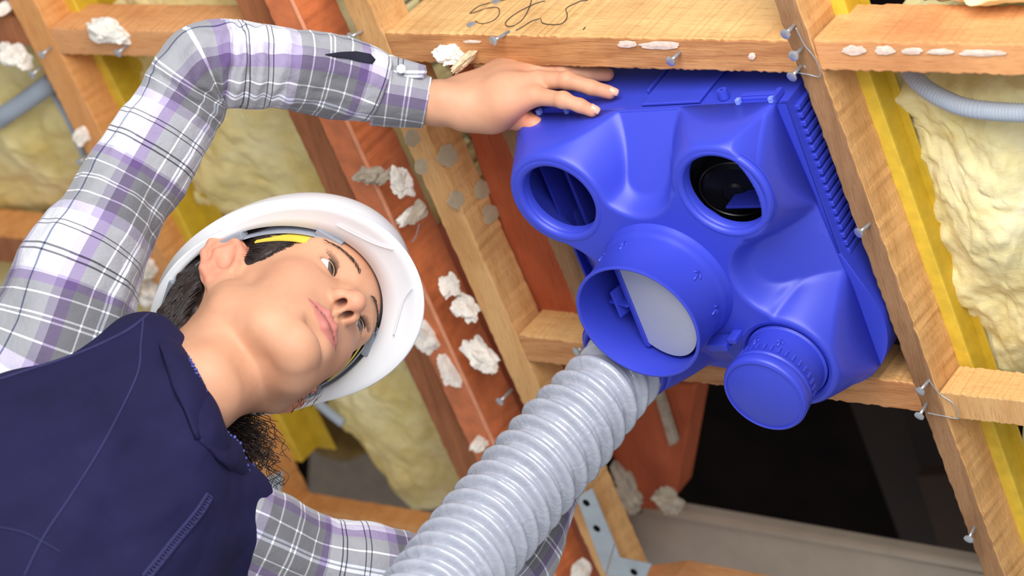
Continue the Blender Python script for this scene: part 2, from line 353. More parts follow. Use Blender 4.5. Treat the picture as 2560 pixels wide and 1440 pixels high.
# nails
def nail(px, py, dirpx, where, L=.015, z=Z0, r=.0050, bent=0, y=None):
    b = onz(px, py, z) if y is None else ony(px, py, y)
    tip = b + np.array([dirpx[0], dirpx[1], -1.0]) / np.linalg.norm([dirpx[0], dirpx[1], 1.0]) * L
    tip = b + nrm(np.array([dirpx[0] * .45 + .10, dirpx[1] * .35 - .12, -1.0])) * L; d = nrm(tip - b); t = thing('nail', b, 'galvanised nail ' + where, 'nail', 'galvanised nails in the joists')
    s_ = MB(); s_.tube([b - d * .006, b + d * L * .5, tip], [.0019, .0018, .0019], 10); s_.build('shank', M['zinc'], t, True)
    h = MB(); h.tube([tip - d * .001, tip, tip + d * .0015, tip + d * .0019], [.0022, r, r, r * .85], 18); h.build('head', M['zinc'], t, sh=40)
    return t
for a in [(1262, 86, (-.7, .1), 'on the broad noggin left of the pencilled numbers'), (1700, 130, (-.5, .6), 'on the noggin right above the blue unit'),
          (905, 78, (-.8, .1), 'at the top left corner of the broad noggin'), (1986, 62, (-.4, .5), 'highest at the top right joist crossing'),
          (2002, 165, (-.5, .8), 'low at the top right joist crossing'), (2174, 560, (-.8, .4), 'halfway down the right joist'),
          (2322, 950, (-.6, .8), 'upper of the pair at the lower right crossing'), (2316, 1010, (-.4, 1.0), 'lower of the pair at the lower right crossing'),
          (2436, 1318, (-.2, .9), 'low on the right joist by the grey tray'), (1468, 862, (-.8, .1), 'on the noggin beside the hose top'),
          (1272, 982, (-.6, .6), 'on the joist left of the ribbed hose'), (128, 118, (-.5, .6), 'blurred at the upper left crossing'),
          (318, 112, (-.5, .7), 'blurred under the upper left noggin'), (104, 168, (-.6, .6), 'blurred at the top of the far left joist'),
          (2006, 120, (-.3, .2), 'painted over at the top right crossing'), (222, 388, (-.5, .5), 'blurred lower on the far left joist')]:
    nail(*a)
def screw(px, py, y, where):
    b = ony(px, py, y); t = MB(); t.tube([b + [0, .004, 0], b + [0, -.0012, 0], b + [0, -.0018, 0]], [.0042, .0046, .003], 16)
    o = t.build('flush_nail', M['zinc'], sh=30); tag(o, 'sunken flush nail ' + where, 'nail', 'flush nails')
screw(1178, 62, .981, 'below the first pencilled number'); screw(1241, 4, .981, 'at the top edge above the numbers'); screw(946, 66, .981, 'near the left end of the broad noggin')
screw(1294, 812, 1.351, 'on the noggin left of the blue unit'); screw(2360, 934, 1.365, 'at the lower right crossing')
# plaster lumps and mortar
def lump(px0, py0, px1, py1, z, mat, label, seed, th=.016, elong=1.0, cat='plaster', name='plaster_lump'):
    c = onz((px0 + px1) / 2, (py0 + py1) / 2, z); a = onz(px1, py1, z) - onz(px0, py0, z); L = np.linalg.norm(a) / 2 * .86
    b = bmesh.new(); bmesh.ops.create_icosphere(b, subdivisions=5, radius=1)
    ax = nrm(a); az = np.array([0, 0, 1.]); ay = np.cross(az, ax)
    for v in b.verts:
        p = np.array(v.co); V3 = Vector(p); f = .92 + .55 * noise.noise(V3 * 1.5 + Vector((seed, 0, 0))) + .16 * noise.noise(V3 * 4.3 + Vector((0, seed, 0)))
        cl = noise.voronoi(V3 * 2.0 + Vector((seed, seed, 0)))[0]; f -= .30 * max(0, .35 - (cl[1] - cl[0])); p = p * f
        q = ax * p[0] * L * 1.05 + ay * p[1] * L * elong + az * (round(max(-1, min(.6, p[2])) * 5) / 5 * .45 + .55 * min(.6, p[2])) * th
        v.co = Vector(c + q + az * -.002)
    me = bpy.data.meshes.new(name); b.to_mesh(me); b.free(); me.materials.append(mat); o = bpy.data.objects.new(name, me); COL.objects.link(o); sharp(o, 28)
    return tag(o, label, cat, None)
LP = [(222, 48, 325, 100, 'white', 'white plaster lump stuck on the upper left noggin', .55), (5, 110, 80, 165, 'white', 'white plaster lump in the top left corner', .6),
      (1098, 112, 1165, 150, 'white', 'flat white plaster flake on the broad noggin above the wrist', .5), (1158, 155, 1190, 125, 'cream', 'cream plaster sliver standing off the noggin above the wrist', .5),
      (893, 430, 962, 440, 'grey', 'grey mortar joint wrapping the terracotta bar above the helmet peak', .45), (960, 432, 985, 440, 'grey', 'small grey mortar blob in the corner of the terracotta bar', .9),
      (985, 415, 1030, 490, 'white', 'tall plaster lump right of the mortar joint', .42), (1008, 545, 1035, 530, 'white', 'small white plaster chip below the tall lump', .7),
      (1035, 510, 1058, 545, 'grey', 'crumbled plaster scrap beside the small white chip', .7), (1108, 685, 1150, 735, 'white', 'narrow plaster lump on the blotted joist, upper of two', .4),
      (1135, 730, 1200, 795, 'white', 'long plaster lump below the narrow one on the joist', .42), (1165, 840, 1245, 925, 'white', 'large plaster lump where the lower left noggin meets the joist', .42),
      (1045, 800, 1100, 880, 'white', 'plaster lump left of the terracotta bar by the helmet peak', .4), (1100, 880, 1150, 955, 'white', 'thin plaster streak on the brown batten', .16),
      (1188, 1095, 1222, 1115, 'white', 'small plaster smear low on the terracotta bar', .5), (1440, 1400, 1475, 1440, 'white', 'plaster lump under the bracket at the bottom', .6),
      (1535, 1150, 1610, 1290, 'grey', 'rounded grey mortar bed beside the dark red slab', .3), (1640, 1225, 1715, 1275, 'grey', 'grey and red rubble at the corner of the tray', .5),
      (200, 315, 222, 355, 'white', 'chalky smear on the far left joist', .35), (362, 640, 392, 690, 'white', 'chalky lump on the far left joist behind the helmet', .5),
      (364, 700, 400, 760, 'white', 'large chalky lump behind the back of the helmet', .6), (0, 8, 25, 30, 'white', 'tiny plaster dab in the very top left corner', .5)]
for i, (a, b_, c, d, k, lab, el) in enumerate(LP):
    z = Z0 - .004 if i not in (16, 17) else Z0 + .13
    lump(a, b_, c, d, z, {'white': M['plaster'], 'cream': plain('cream_plaster', (214, 196, 164), .9), 'grey': M['putty']}[k], lab, i * 3.7 + 1, th=.018 if k != 'cream' else .03, elong=el, cat='plaster' if k != 'grey' else 'mortar', name='plaster_lump' if k != 'grey' else 'mortar_lump')
# flat stains lying on timber faces
def patch_x(px, py, rx, ry, seed, mat, plane, val, name, label, group, rot=0):
    f = {'x': onx, 'y': ony, 'z': onz}[plane]; vs = []; n = 40
    for i in range(n):
        q = 2 * math.pi * i / n; k = 1 + .28 * noise.noise(Vector((math.cos(q) * 2, math.sin(q) * 2, seed)))
        x = rx * k * math.cos(q); y = ry * k * math.sin(q); c, s_ = math.cos(rot), math.sin(rot)
        vs.append(f(px + x * c - y * s_, py + x * s_ + y * c, val))
    ctr = f(px, py, val); toc = {'x': np.array([.0012, 0, 0]), 'y': np.array([0, -.0012, 0]), 'z': np.array([0, 0, -.0012])}[plane]
    top = [v + toc * .5 for v in vs]; o = mesh(name, list(vs) + top + [ctr + toc], [(i, (i + 1) % n, n + (i + 1) % n, n + i) for i in range(n)] + [(n + i, n + (i + 1) % n, 2 * n) for i in range(n)], mat)
    b = bmesh.new(); b.from_mesh(o.data); bmesh.ops.recalc_face_normals(b, faces=b.faces[:]); b.to_mesh(o.data); b.free()
    return tag(o, label, 'stain', group)
M['pale_stain'] = plain('pale_filler_stain', (226, 200, 184), .9, .18, 200, .3, .0006)
M['grey_stain'] = plain('grey_blot', (186, 170, 140), .9, .12, 60, .1)
for i, (px, py, rx, ry, w) in enumerate([(2136, 126, 30, 12, 'widest and leftmost of the row'), (2212, 126, 24, 11, 'second of the row'), (2282, 127, 28, 8, 'third of the row'), (2352, 129, 32, 7, 'fourth of the row'), (2455, 132, 58, 8, 'longest and last of the row')]):
    patch_x(px, py, rx, ry, i * 2.2, M['pale_stain'], 'z', Z0 - .0008, 'filler_patch', 'pale filler patch on the top right noggin, ' + w, 'filler patches in a row')
for i, (px, py, rx, ry, w) in enumerate([(1568, 110, 24, 9, 'above the knuckles'), (1650, 113, 50, 10, 'longest, over the blue unit'), (1180, 104, 22, 4, 'left of the pencil marks'), (1880, 140, 9, 8, 'near the right end')]):
    patch_x(px, py, rx, ry, i * 3.1 + 9, M['pale_stain'], 'z', Z0 - .0008, 'filler_patch', 'chalky scuff on the underside of the broad noggin, ' + w, 'chalky scuffs')
XS = lambda y: jx(-1.632, y) + .0008
for i, (px, py, r_, w) in enumerate([(1030, 345, 19, 'highest, by the cuff'), (1053, 415, 17, 'second from the top at left'), (1118, 390, 24, 'upper middle'), (1205, 475, 20, 'upper right'), (1140, 500, 20, 'middle'), (1225, 535, 20, 'lowest right')]):
    q = onx(px, py, -1.632)
    for _ in range(5): q = onx(px, py, jx(-1.632, q[1]))
    xx = XS(q[1]); patch_x(px, py, r_, r_ * 1.15, i * 1.7 + 3, M['grey_stain'], 'x', xx, 'mortar_blot', 'round grey blot on the wide joist face, ' + w, 'round grey blots')
# pencilled figures on the broad noggin: 5 8,5
def stroke(pts, label, w=.0009):
    c = []
    P3 = [np.array(p, float) for p in pts]
    for i in range(len(P3) - 1):
        p0 = P3[max(i - 1, 0)]; p1 = P3[i]; p2 = P3[i + 1]; p3 = P3[min(i + 2, len(P3) - 1)]
        for k in range(8):
            t = k / 8; c.append(.5 * ((2 * p1) + (-p0 + p2) * t + (2 * p0 - 5 * p1 + 4 * p2 - p3) * t * t + (-p0 + 3 * p1 - 3 * p2 + p3) * t ** 3))
    c.append(P3[-1]); b = MB(); b.tube([ony(x, y, .9812) for x, y in c], w * .5, 6); o = b.build('pencil_mark', M['ink'], smooth=True)
    return tag(o, label, 'writing', 'pencilled figures on the noggin')
stroke([(1176, 34), (1200, 26), (1225, 19), (1245, 20), (1248, 35), (1235, 50), (1215, 58), (1198, 58), (1188, 52)], 'pencilled figure like a 5, first on the broad noggin')
stroke([(1174, 33), (1200, 14), (1250, 2), (1290, -6)], 'long slanting pencil stroke over the first figure')
stroke([(1363, 2), (1340, 8), (1310, 22), (1280, 40), (1264, 56), (1268, 65), (1285, 64), (1305, 50), (1318, 30), (1326, 10), (1330, -6)], 'pencilled looping figure 8 on the broad noggin')
stroke([(1352, 46), (1330, 52), (1308, 66), (1290, 76)], 'pencilled comma stroke between the figures')
stroke([(1470, 0), (1450, 3), (1430, 12), (1415, 22), (1418, 36), (1414, 50), (1400, 60), (1375, 61), (1356, 57), (1352, 48)], 'pencilled figure 5 at the right of the loop')
stroke([(1463, 68), (1458, 74)], 'tiny pencil tick right of the last figure')
# bracket at the bottom
r = thing('angle_bracket', onz(1500, 1400, Z0), 'perforated galvanised angle bracket at the bottom beside the tray', 'bracket')
def plate(name, quad, holes, z, parent, th=.003, plane=None):
    o = prism(name, quad, z, th, M['galv'], parent=parent, bev=.0008)
    for (hx, hy) in holes:
        q = onz(hx, hy, z); c = MB(); c.tube([q + [0, 0, .001], q - [0, 0, .0006]], .0045, 16); c.build('hole', M['void'], o)
    return o
plate('long_leg', [(1440, 1245), (1478, 1222), (1535, 1360), (1512, 1438)], [(1466, 1257), (1492, 1321)], Z0 - .002, r)
plate('short_leg', [(1515, 1440), (1536, 1362), (1548, 1396), (1628, 1412), (1612, 1450)], [(1585, 1430)], Z0 - .001, r)
r2 = plate('angle_bracket', [(640, 1250), (655, 1200), (706, 1180), (700, 1240)], [], Z0 - .002, None); tag(r2, 'blurred metal bracket behind the vest shoulder', 'bracket')
prism('noggin', [(1520, 1462), (1690, 1440), (2100, 1520), (2100, 1640), (1500, 1640)], Z0 + .02, .03, M['wood_x_orange'], 'orange timber edge at the bottom under the grey tray', 'beam')

for pts, lab in (([(2322, 950), (2350, 985), (2385, 1010), (2398, 1045), (2360, 1040), (2318, 1032)], 'thin loop of wire at the lower right crossing'), ([(1990, 70), (2010, 110), (2040, 150), (2050, 190), (2020, 186), (1995, 182)], 'thin bent wire at the top right crossing'), ([(1048, 560), (1040, 590), (1030, 605)], 'wisp of wire under the small plaster chip')):
    b = MB(); b.tube(catmull_([onz(x, y, Z0 - .004) for x, y in pts]), .0006, 6); tag(b.build('wire', M['zinc'], smooth=True), lab, 'wire')
# ------------------------------------------------------------------ blue ventilation unit
BR = np.array([[0.9970, -0.0580, 0.0520], [0.0560, 0.9970, 0.0460], [-0.0540, -0.0430, 0.9980]])
BR = np.array([nrm(BR[0]), nrm(BR[1] - BR[0] * (BR[0] @ BR[1])), nrm(np.cross(BR[0], BR[1]))]); BO = np.array([-1.325, 1.200, 2.418])
def BT(p): return BO + p[0] * BR[0] + p[1] * BR[1] + p[2] * BR[2]
def bluemat(name, c, rough=.38):
    m, nt, b = newmat(name); n = noise_tex(nt, coords(nt), 260, 4, .6); n2 = noise_tex(nt, coords(nt), 24, 6, .7)
    b.inputs['Base Color'].default_value = lin(c)
    cc = mix(nt, lin(c), lin((104, 112, 215)), ramp(nt, n2, [(.66, (0, 0, 0, 1)), (.78, (.22, .22, .22, 1))])); nt.links.new(cc, b.inputs['Base Color'])
    b.inputs['Roughness'].default_value = rough; b.inputs['Specular IOR Level'].default_value = .45; bump(nt, b, n, .06, .0006); return m
M['blue'] = bluemat('blue_plastic', (56, 68, 192)); M['blue_in'] = bluemat('blue_plastic_inner', (46, 54, 176), .5)
M['black_pl'] = plain('black_plastic', (26, 26, 30), .4, .1, 60, .1); M['flap'] = plain('pale_grey_flap', (178, 182, 200), .55, .03, 20, 0)
M['copper'] = plain('copper_wire', (206, 120, 70), .35, .2, 300, .1, .0004, .9); M['steel_dk'] = plain('dark_steel', (98, 96, 98), .35, .1, 60, .1, .0005, .8)
SP, HZ, WW = .0972, .066, .151
def BW(p):           # the left flank of the housing leans in towards the hose corner
    f = 1 - .20 * min(1, max(0, (p[1] + .06) / .2)) if p[0] < 0 else 1
    if p[0] > .12: p = (p[0] - .013 * min(1, (p[0] - .12) / .026) * min(1, max(0, .3 - p[1] / .2)), p[1], p[2])
    return BT((p[0] * f, p[1] - (.010 * min(1, max(0, p[1] / .15)) * min(1, -p[0] / .1) if p[0] < 0 else 0), p[2]))
unit = thing('ventilation_unit', BT((0, 0, 0)), 'blue plastic ventilation unit with round duct ports held between the joists', 'ventilation unit')
def smin(a, b, k): h = np.clip(.5 + .5 * (b - a) / k, 0, 1); return b * (1 - h) + a * h - k * h * (1 - h)
def smax(a, b, k): return -smin(-a, -b, k)
PR = .0405      # port inner radius
PORTS = [(-SP + .008, -SP + .003), (SP, -SP), (SP, SP), (-SP, SP)]
def cover_t(x, y):
    R = .0510; c0 = .119; rr = .0465
    dport = np.full_like(x, 1.0)
    for (px_, py_) in PORTS[:3] + [(-SP, SP)]: dport = np.minimum(dport, np.hypot(x - px_, y - py_) - R)
    # flat centre: a square with four round bites
    dsq = np.maximum(np.abs(x), np.abs(y)) - SP
    bite = np.full_like(x, -1.0); F = np.full_like(x, HZ)
    for (cx, cy, ax_) in ((0, -1, 1), (0, 1, 1), (1, 0, 0), (-1, 0, 0)):
        dy = y * cy if ax_ else x * cx; du = x if ax_ else y
        b_ = rr - np.hypot(du, np.minimum(dy - c0, 0)); bite = np.maximum(bite, b_)
        f = .017 + (HZ - .017) * np.clip((dy - (c0 - rr)) / (WW - (c0 - rr)), 0, 1) ** 1.25
        F = np.where((dy > np.abs(du) * .9) & (dy > .03), np.minimum(F, f), F)
    dplat = smax(dsq, bite, .004); d = smin(dplat, dport, .006)
    t = smin(np.maximum(0, d) * 2.4, F, .009)
    return np.clip(t, 0, HZ)
n = 300; lim = WW
g = np.linspace(-lim, lim, n + 1); X_, Y_ = np.meshgrid(g, g, indexing='ij'); T_ = cover_t(X_, Y_)
T_[0] = T_[-1] = HZ; T_[:, 0] = T_[:, -1] = HZ   # upright rim down to the housing
# soften once with a small blur
for _ in range(5): T_[1:-1, 1:-1] = (T_[1:-1, 1:-1] * 4 + T_[:-2, 1:-1] + T_[2:, 1:-1] + T_[1:-1, :-2] + T_[1:-1, 2:]) / 8
holes = [(PORTS[0], PR + .003), (PORTS[1], PR + .003), (PORTS[2], .0455), (PORTS[3], .0435), ((-.0, .002), .0655)]
inside = np.zeros_like(X_, bool)
for (hx, hy), r_ in holes: inside |= np.hypot(X_ - hx, Y_ - hy) < r_ + .0006
vid = -np.ones(X_.shape, int); vs = []
for i in range(n + 1):
    for j in range(n + 1):
        if not inside[i, j]: vid[i, j] = len(vs); vs.append(BW((X_[i, j], Y_[i, j], T_[i, j])))
fs = []
for i in range(n):
    for j in range(n):
        q = (vid[i, j], vid[i + 1, j], vid[i + 1, j + 1], vid[i, j + 1])
        if min(q) >= 0: fs.append(q)
cover = mesh('cover', vs, fs, M['blue'], unit, smooth=True)
so = cover.modifiers.new('thick', 'SOLIDIFY'); so.thickness = .0022; so.offset = -1 
def TP(cx, cy, dz=0, F=None): return lambda p: (F or BT)((cx + p[0], cy + p[1], dz + p[2]))
def ring(name, cx, cy, ri, ro, mat=M['blue'], depth=.055, parent=unit, z=-.001):
    b = MB(); pr = [(ro + .0015, .004 + z)]
    pr += [(ri + (ro - ri) * (.5 + .5 * math.cos(a)), z + .0045 - .0055 * math.sin(a)) for a in np.linspace(.0, math.pi, 9)]
    pr += [(ri + .0015, z + .006), (ri + .0002, z + .0075), (ri, depth), (ri + .002, depth), (ri + .003, z + .008), (ro + .0015, z + .006)]
    b.lathe(pr, TP(cx, cy, 0, BW if cx < 0 and cy > 0 else BT), 72, closed=True); return b.build(name, mat, parent, sh=40)
for k in (0, 1): ring('port_ring', *PORTS[k], PR - (.0015 if k == 0 else -.0005), .0498, depth=.013, z=-.0018)
ring('port_ring', *PORTS[2], .0425, .0515)
ring('port_ring', *PORTS[3], .0415, .0500, z=-.012)
# plate edge lip around the cover
lp = MB()
for (a, b_) in (((-WW - .0015, -WW - .0015), (WW + .0015, -WW + .0015)), ((-WW - .0015, WW - .0015), (WW + .0015, WW + .0015)), ((-WW - .0015, -WW), (-WW + .0015, WW)), ((WW - .0015, -WW), (WW + .0015, WW))):
    lp.box((a[0], a[1], HZ - .003), (b_[0], b_[1], HZ + .004), BW)
bevel(lp.build('seam', M['blue'], unit), .0012)
# housing behind: hollow shell with a rounded foot
hs = MB(); Wb = WW - .001; z1 = HZ + .002; z2 = HZ + .15
foot = [(-Wb, -Wb), (Wb, -Wb), (Wb + .001, .02)]
foot += [(Wb - .062 + .086 * math.cos(a), Wb - .055 + .086 * math.sin(a)) for a in np.linspace(-.1, 1.45, 12)]
foot += [(-Wb + .05, Wb + .012), (-Wb, Wb - .03)]
for ring_ in ((1.0, z1), (1.0, z2)):
    hs.v += [tuple((BW if x < 0 else BT)((x * ring_[0], y * ring_[0], ring_[1]))) for x, y in foot]
k = len(foot); hs.f += [(i, (i + 1) % k, k + (i + 1) % k, k + i) for i in range(k)] + [tuple(range(k, 2 * k))]
hs.add([BT((x, y, z1)) for x, y in [(Wb - .03, -Wb), (Wb - .012, -Wb), (Wb, -Wb), (Wb, .02), (Wb - .03, .02)]], [(0, 1, 2, 3, 4)])
hs.add([BT((x, y, z1)) for x, y in foot[2:15] + [(-Wb + .05, Wb - .004), (Wb - .004, Wb - .004), (Wb - .004, .02)]], [tuple(range(16))])
o = hs.build('housing', M['blue'], unit, sh=30); sm = o.modifiers.new('t', 'SOLIDIFY'); sm.thickness = .0025; sm.offset = -1
# fins on the right flank
for i in range(20):
    y = -Wb + .010 + i * .0090
    f = MB(); f.box((Wb - .001, y, z1 + .010), (Wb + .0045, y + .0052, z1 + .10), BT); bevel(f.build('fin', M['blue'], unit), .0006, 1)
# clips, ribs and pegs along the top flank
for (x0, x1) in ((-.128, -.088), (.098, .140)):
    c = MB(); c.box((x0, -Wb - .006, z1 + .001), (x1, -Wb - .001, z1 + .012), BT); c.box((x0 + .004, -Wb - .0075, z1 + .004), (x1 - .004, -Wb - .006, z1 + .010), BT); c.box((x1 - .004, -Wb - .008, z1 - .003), (x1 + .001, -Wb - .001, z1 + .015), BT)
    cl = c.build('clip', M['blue'], unit); bevel(cl, .0007)
    for xx in (x0 + .004, x1 - .003):
        t = MB(); t.box((xx - .0022, -Wb - .0085, z1 - .006), (xx + .0022, -Wb - .003, z1 - .0005), BT); bevel(t.build('clip_tooth', plain('scuffed_blue', (120, 140, 235), .4), cl), .0006)
t = MB(); t.box((-.010, -Wb - .004, z1 + .004), (.055, -Wb - .001, z1 + .09), BT); bevel(t.build('wiring_hatch', M['blue'], unit), .001)
t = MB(); t.box((-.016, -Wb - .005, z1 + .028), (-.013, -Wb - .001, z1 + .12), BT); bevel(t.build('rib', M['blue'], unit), .0007)
t = MB(); t.lathe([(.001, -.009), (.005, -.009), (.0055, 0), (.0035, 0), (.003, -.006)], lambda p: BT((.078 + p[0], -Wb - .001 + p[2], z1 + .012 + p[1])), 16); t.build('screw_boss', M['blue'], unit, sh=30)
# baffles seen through the upper left port
b = MB(); b.box((-.112, -.145, .05), (-.108, -.03, .15), BT); b.box((-.145, -.145, .125), (-.02, -.03, .128), BT); bevel(b.build('baffle', M['blue_in'], unit), .001)
b = MB(); b.box((-.1385, -.146, .05), (-.136, .12, .20), BT); b.build('inner_wall', M['blue_in'], unit)
b = MB(); b.box((-.108, -.100, .075), (-.050, -.097, .125), BT); b.box((-.128, -.118, .065), (-.108, -.115, .085), BT); bevel(b.build('baffle', M['blue_in'], unit), .001)
# motor seen through the upper right port
mt = MB(); c0 = (.052, -.058, .098)
dirn = nrm(np.array([.25, .2, -1.0])); aa = nrm(np.cross(dirn, [0, 1, 0])); bb = np.cross(dirn, aa)
def MT(p): q = np.array(c0) + p[0] * aa + p[1] * bb + p[2] * dirn; return BT(q)
mt.lathe([(0, 0), (.052, 0), (.054, .004), (.054, .016), (.050, .020), (.044, .020), (.042, .012), (.034, .012), (.033, .026), (.030, .030), (.012, .031), (.010, .034), (0, .034)], MT, 56)
motor = mt.build('motor', M['black_pl'], unit, sh=30)
rt = MB(); rt.lathe([(.0335, .012), (.0335, .0265), (.0345, .0275), (.0355, .0265), (.0355, .012)], MT, 56); rt.build('motor_rim', M['steel_dk'], motor, sh=30)
for k in range(3):
    w_ = MB(); w_.tube([MT((.036 + .002 * k + .002 * math.sin(t_ * 5 + k * 2), -.02 + .010 * t_, .016 + .002 * math.cos(t_ * 5 + k * 2))) for t_ in np.linspace(0, 4, 40)], .0011, 6); w_.build('wire', (M['copper'], M['putty'], M['copper'])[k], motor, True)
b = MB(); b.box((.06, -.052, .045), (.135, -.049, .12), BT); bevel(b.build('baffle', M['blue_in'], unit), .001)
# inner divider keeping the ports apart (dark chamber)
b = MB(); b.box((-.004, -Wb + .004, .07), (-.001, Wb - .004, .21), BT); b.box((-Wb + .004, -.001, .09), (Wb - .004, .002, .21), BT); b.build('divider', M['blue_in'], unit)
# main duct collar
cl = MB(); RH = .067; R1 = .0625
T0 = TP(-.001, .002)
cl.lathe([(.0695, .002), (.0690, -.003), (.0675, -.0055), (.0668, -.010), (.0660, -.014), (.0650, -.016), (.0642, -.020), (.0638, -RH + .004), (.0650, -RH + .002), (.0650, -RH), (.0632, -RH - .0008), (.0618, -RH), (.0612, -RH + .004), (.0608, .05), (.063, .05), (.066, .006)], T0, 96, closed=True)
collar = cl.build('duct_collar', M['blue'], unit, sh=38)
sk = MB(); sk.lathe([(.0735, .0015), (.073, -.0003), (.0715, -.0012), (.069, -.0010), (.067, -.001), (.067, .003)], T0, 96, closed=True); sk.build('collar_base', M['blue'], unit, sh=50)
def arrow(parent, cx, cy, rad, ang, z, s_, flip=1):
    """raised arrow on a cylinder wall: shaft along the axis, head pointing to the housing"""
    b = MB()
    def C(u, v, o): a = ang + u / rad; return BT((cx + (rad + o) * math.cos(a), cy + (rad + o) * math.sin(a), z + v))
    for (a, b_) in (((0, -s_ * .6), (0, s_ * .9)), ((0, s_ * .9), (-s_ * .6, s_ * .3)), ((0, s_ * .9), (s_ * .6, s_ * .3))):
        b.tube([C(a[0] + (b_[0] - a[0]) * t, a[1] + (b_[1] - a[1]) * t, .0002) for t in (0, .5, 1)], .0011, 6)
    return b.build('arrow_mark', M['blue'], parent, True)
for a in (-2.62, -2.25, -1.75, -.45, .2): arrow(collar, -.001, .002, .0642, a, -.032, .0080)
# damper flap and its frame inside the collar
fl = MB(); fz = -.044
def FT(p): # flap plane tilted about the Y-ish axis
    c, s_ = math.cos(-.30), math.sin(-.30); return BT((.004 + p[0] * c - p[2] * s_, .002 + p[1], fz + p[0] * s_ + p[2] * c))
ch = math.asin(.030 / .0555); an = [math.pi + math.pi / 2 - (math.pi / 2 - ch) + 0] if False else None
a0 = math.acos(-.030 / .0555); pts_ = [(.0555 * math.cos(a), .0555 * math.sin(a)) for a in np.linspace(-a0, a0, 60)]
for zz_ in (0, .0018): fl.v += [tuple(FT((x, y, zz_))) for x, y in pts_]
fl.f += [tuple(range(60))[::-1], tuple(range(60, 120))] + [(i, (i + 1) % 60, 60 + (i + 1) % 60, 60 + i) for i in range(60)]
flap = fl.build('damper_flap', M['flap'], unit, sh=40)
flap.data.transform(Matrix.Identity(4))
fr = MB(); fr.box((-.034, -.052, -.002), (-.028, .052, .003), FT); fr.box((-.030, -.052, .0), (-.027, .052, .022), FT); bevel(fr.build('flap_frame', M['blue'], unit), .0008)
fr = MB(); fr.box((-.060, .002, -.004), (-.034, .0045, .016), FT); fr.box((-.050, -.012, -.006), (-.0475, .018, .010), FT); bevel(fr.build('flap_rib', M['blue'], unit), .0006)
fr = MB(); fr.lathe([(0, .035), (.0605, .035), (.0605, .037), (0, .037)], T0, 48); fr.build('chamber_floor', M['blue_in'], unit)
b = MB(); b.box((.030, .062, -.022), (.052, .070, -.004), BT); b.box((.052, .058, -.018), (.062, .064, -.002), BT); bevel(b.build('latch', M['blue'], unit), .001)
b = MB(); b.add([BT(p) for p in ((.112, WW - .0005, HZ + .012), (.132, WW - .0005, HZ + .010), (.122, WW + .004, HZ + .024), (.122, WW + .012, HZ + .012))], [(0, 1, 2), (0, 3, 1), (1, 3, 2), (2, 3, 0)]); b.build('spur', M['blue'], unit)
# capped spigot at the lower right port
cx, cy = PORTS[2]; cp = MB(); T2 = TP(cx, cy)
CH = .053
cp.lathe([(.0418, .01), (.0418, .0), (.0400, -.002), (.0398, -CH + .020), (.0412, -CH + .018), (.0422, -CH + .014), (.0412, -CH + .012), (.0425, -CH + .010), (.0430, -CH + .003), (.0418, -CH), (.0405, -CH - .0008), (.0, -CH - .0008), (0, -CH + .004), (.036, -CH + .004), (.036, .01)], T2, 96, closed=True)
cap = cp.build('spigot_cap', M['blue'], unit, sh=38)
cr = MB(); cr.lathe([(.0400, -CH - .0005), (.0398, -CH - .0016), (.0385, -CH - .0016), (.0383, -CH - .0005)], T2, 96, closed=True); cr.build('cap_rim', M['blue'], cap, sh=50)
for i in range(34):
    a = 2 * math.pi * i / 34; q = MB(); ca, sa = math.cos(a), math.sin(a)
    def GT(p): return T2((ca * (.0400 + p[0]) - sa * p[1], sa * (.0400 + p[0]) + ca * p[1], -CH + .019 + p[2]))
    q.box((0, -.0011, 0), (.0014, .0011, .008), GT); q.build('grip_rib', M['blue'], cap)
for a in (-2.5, -1.85, -1.2): arrow(cap, cx, cy, .0402, a, -.022, .0060)
# ------------------------------------------------------------------ ribbed hose
def catmull(pts, n):
    pts = [np.array(p, float) for p in pts]; c = []
    for i in range(len(pts) - 1):
        p0 = pts[max(i - 1, 0)]; p1 = pts[i]; p2 = pts[i + 1]; p3 = pts[min(i + 2, len(pts) - 1)]
        for k in range(n):
            t = k / n; c.append(.5 * ((2 * p1) + (-p0 + p2) * t + (2 * p0 - 5 * p1 + 4 * p2 - p3) * t * t + (-p0 + 3 * p1 - 3 * p2 + p3) * t ** 3))
    c.append(pts[-1]); return np.array(c)
def resample(c, step):
    c = np.asarray(c); L = np.concatenate([[0], np.cumsum(np.linalg.norm(np.diff(c, axis=0), axis=1))]); n = max(2, int(L[-1] / step)); s = np.linspace(0, L[-1], n + 1)
    return np.array([np.interp(s, L, c[:, k]) for k in range(3)]).T, s
def frames(c, up):
    k = len(c); T = np.gradient(c, axis=0); T /= np.linalg.norm(T, axis=1)[:, None]; A = np.zeros_like(c); a = nrm(np.cross(T[0], up))
    for i in range(k): a = nrm(a - T[i] * (a @ T[i])); A[i] = a
    return T, A, np.cross(T, A)
def hose_mat():
    m, nt, b = newmat('clear_grey_hose'); n = noise_tex(nt, coords(nt), 70, 6, .65)
    nt.links.new(ramp(nt, n, [(.3, lin((164, 168, 184))), (.7, lin((180, 185, 199)))]), b.inputs['Base Color'])
    b.inputs['Roughness'].default_value = .2; b.inputs['Coat Weight'].default_value = .6; b.inputs['Coat Roughness'].default_value = .08
    b.inputs['Subsurface Weight'].default_value = .25; b.inputs['Subsurface Radius'].default_value = (.02, .02, .022); b.inputs['Subsurface Scale'].default_value = .6
    mp = N(nt, 'ShaderNodeTexNoise', Scale=38.0, Detail=3, Roughness=.5, Distortion=2.5); nt.links.new(coords(nt, (1, 1, .3)), mp.inputs['Vector'])
    bump(nt, b, mp.outputs[0], .32, .004); return m
M['hose'] = hose_mat()
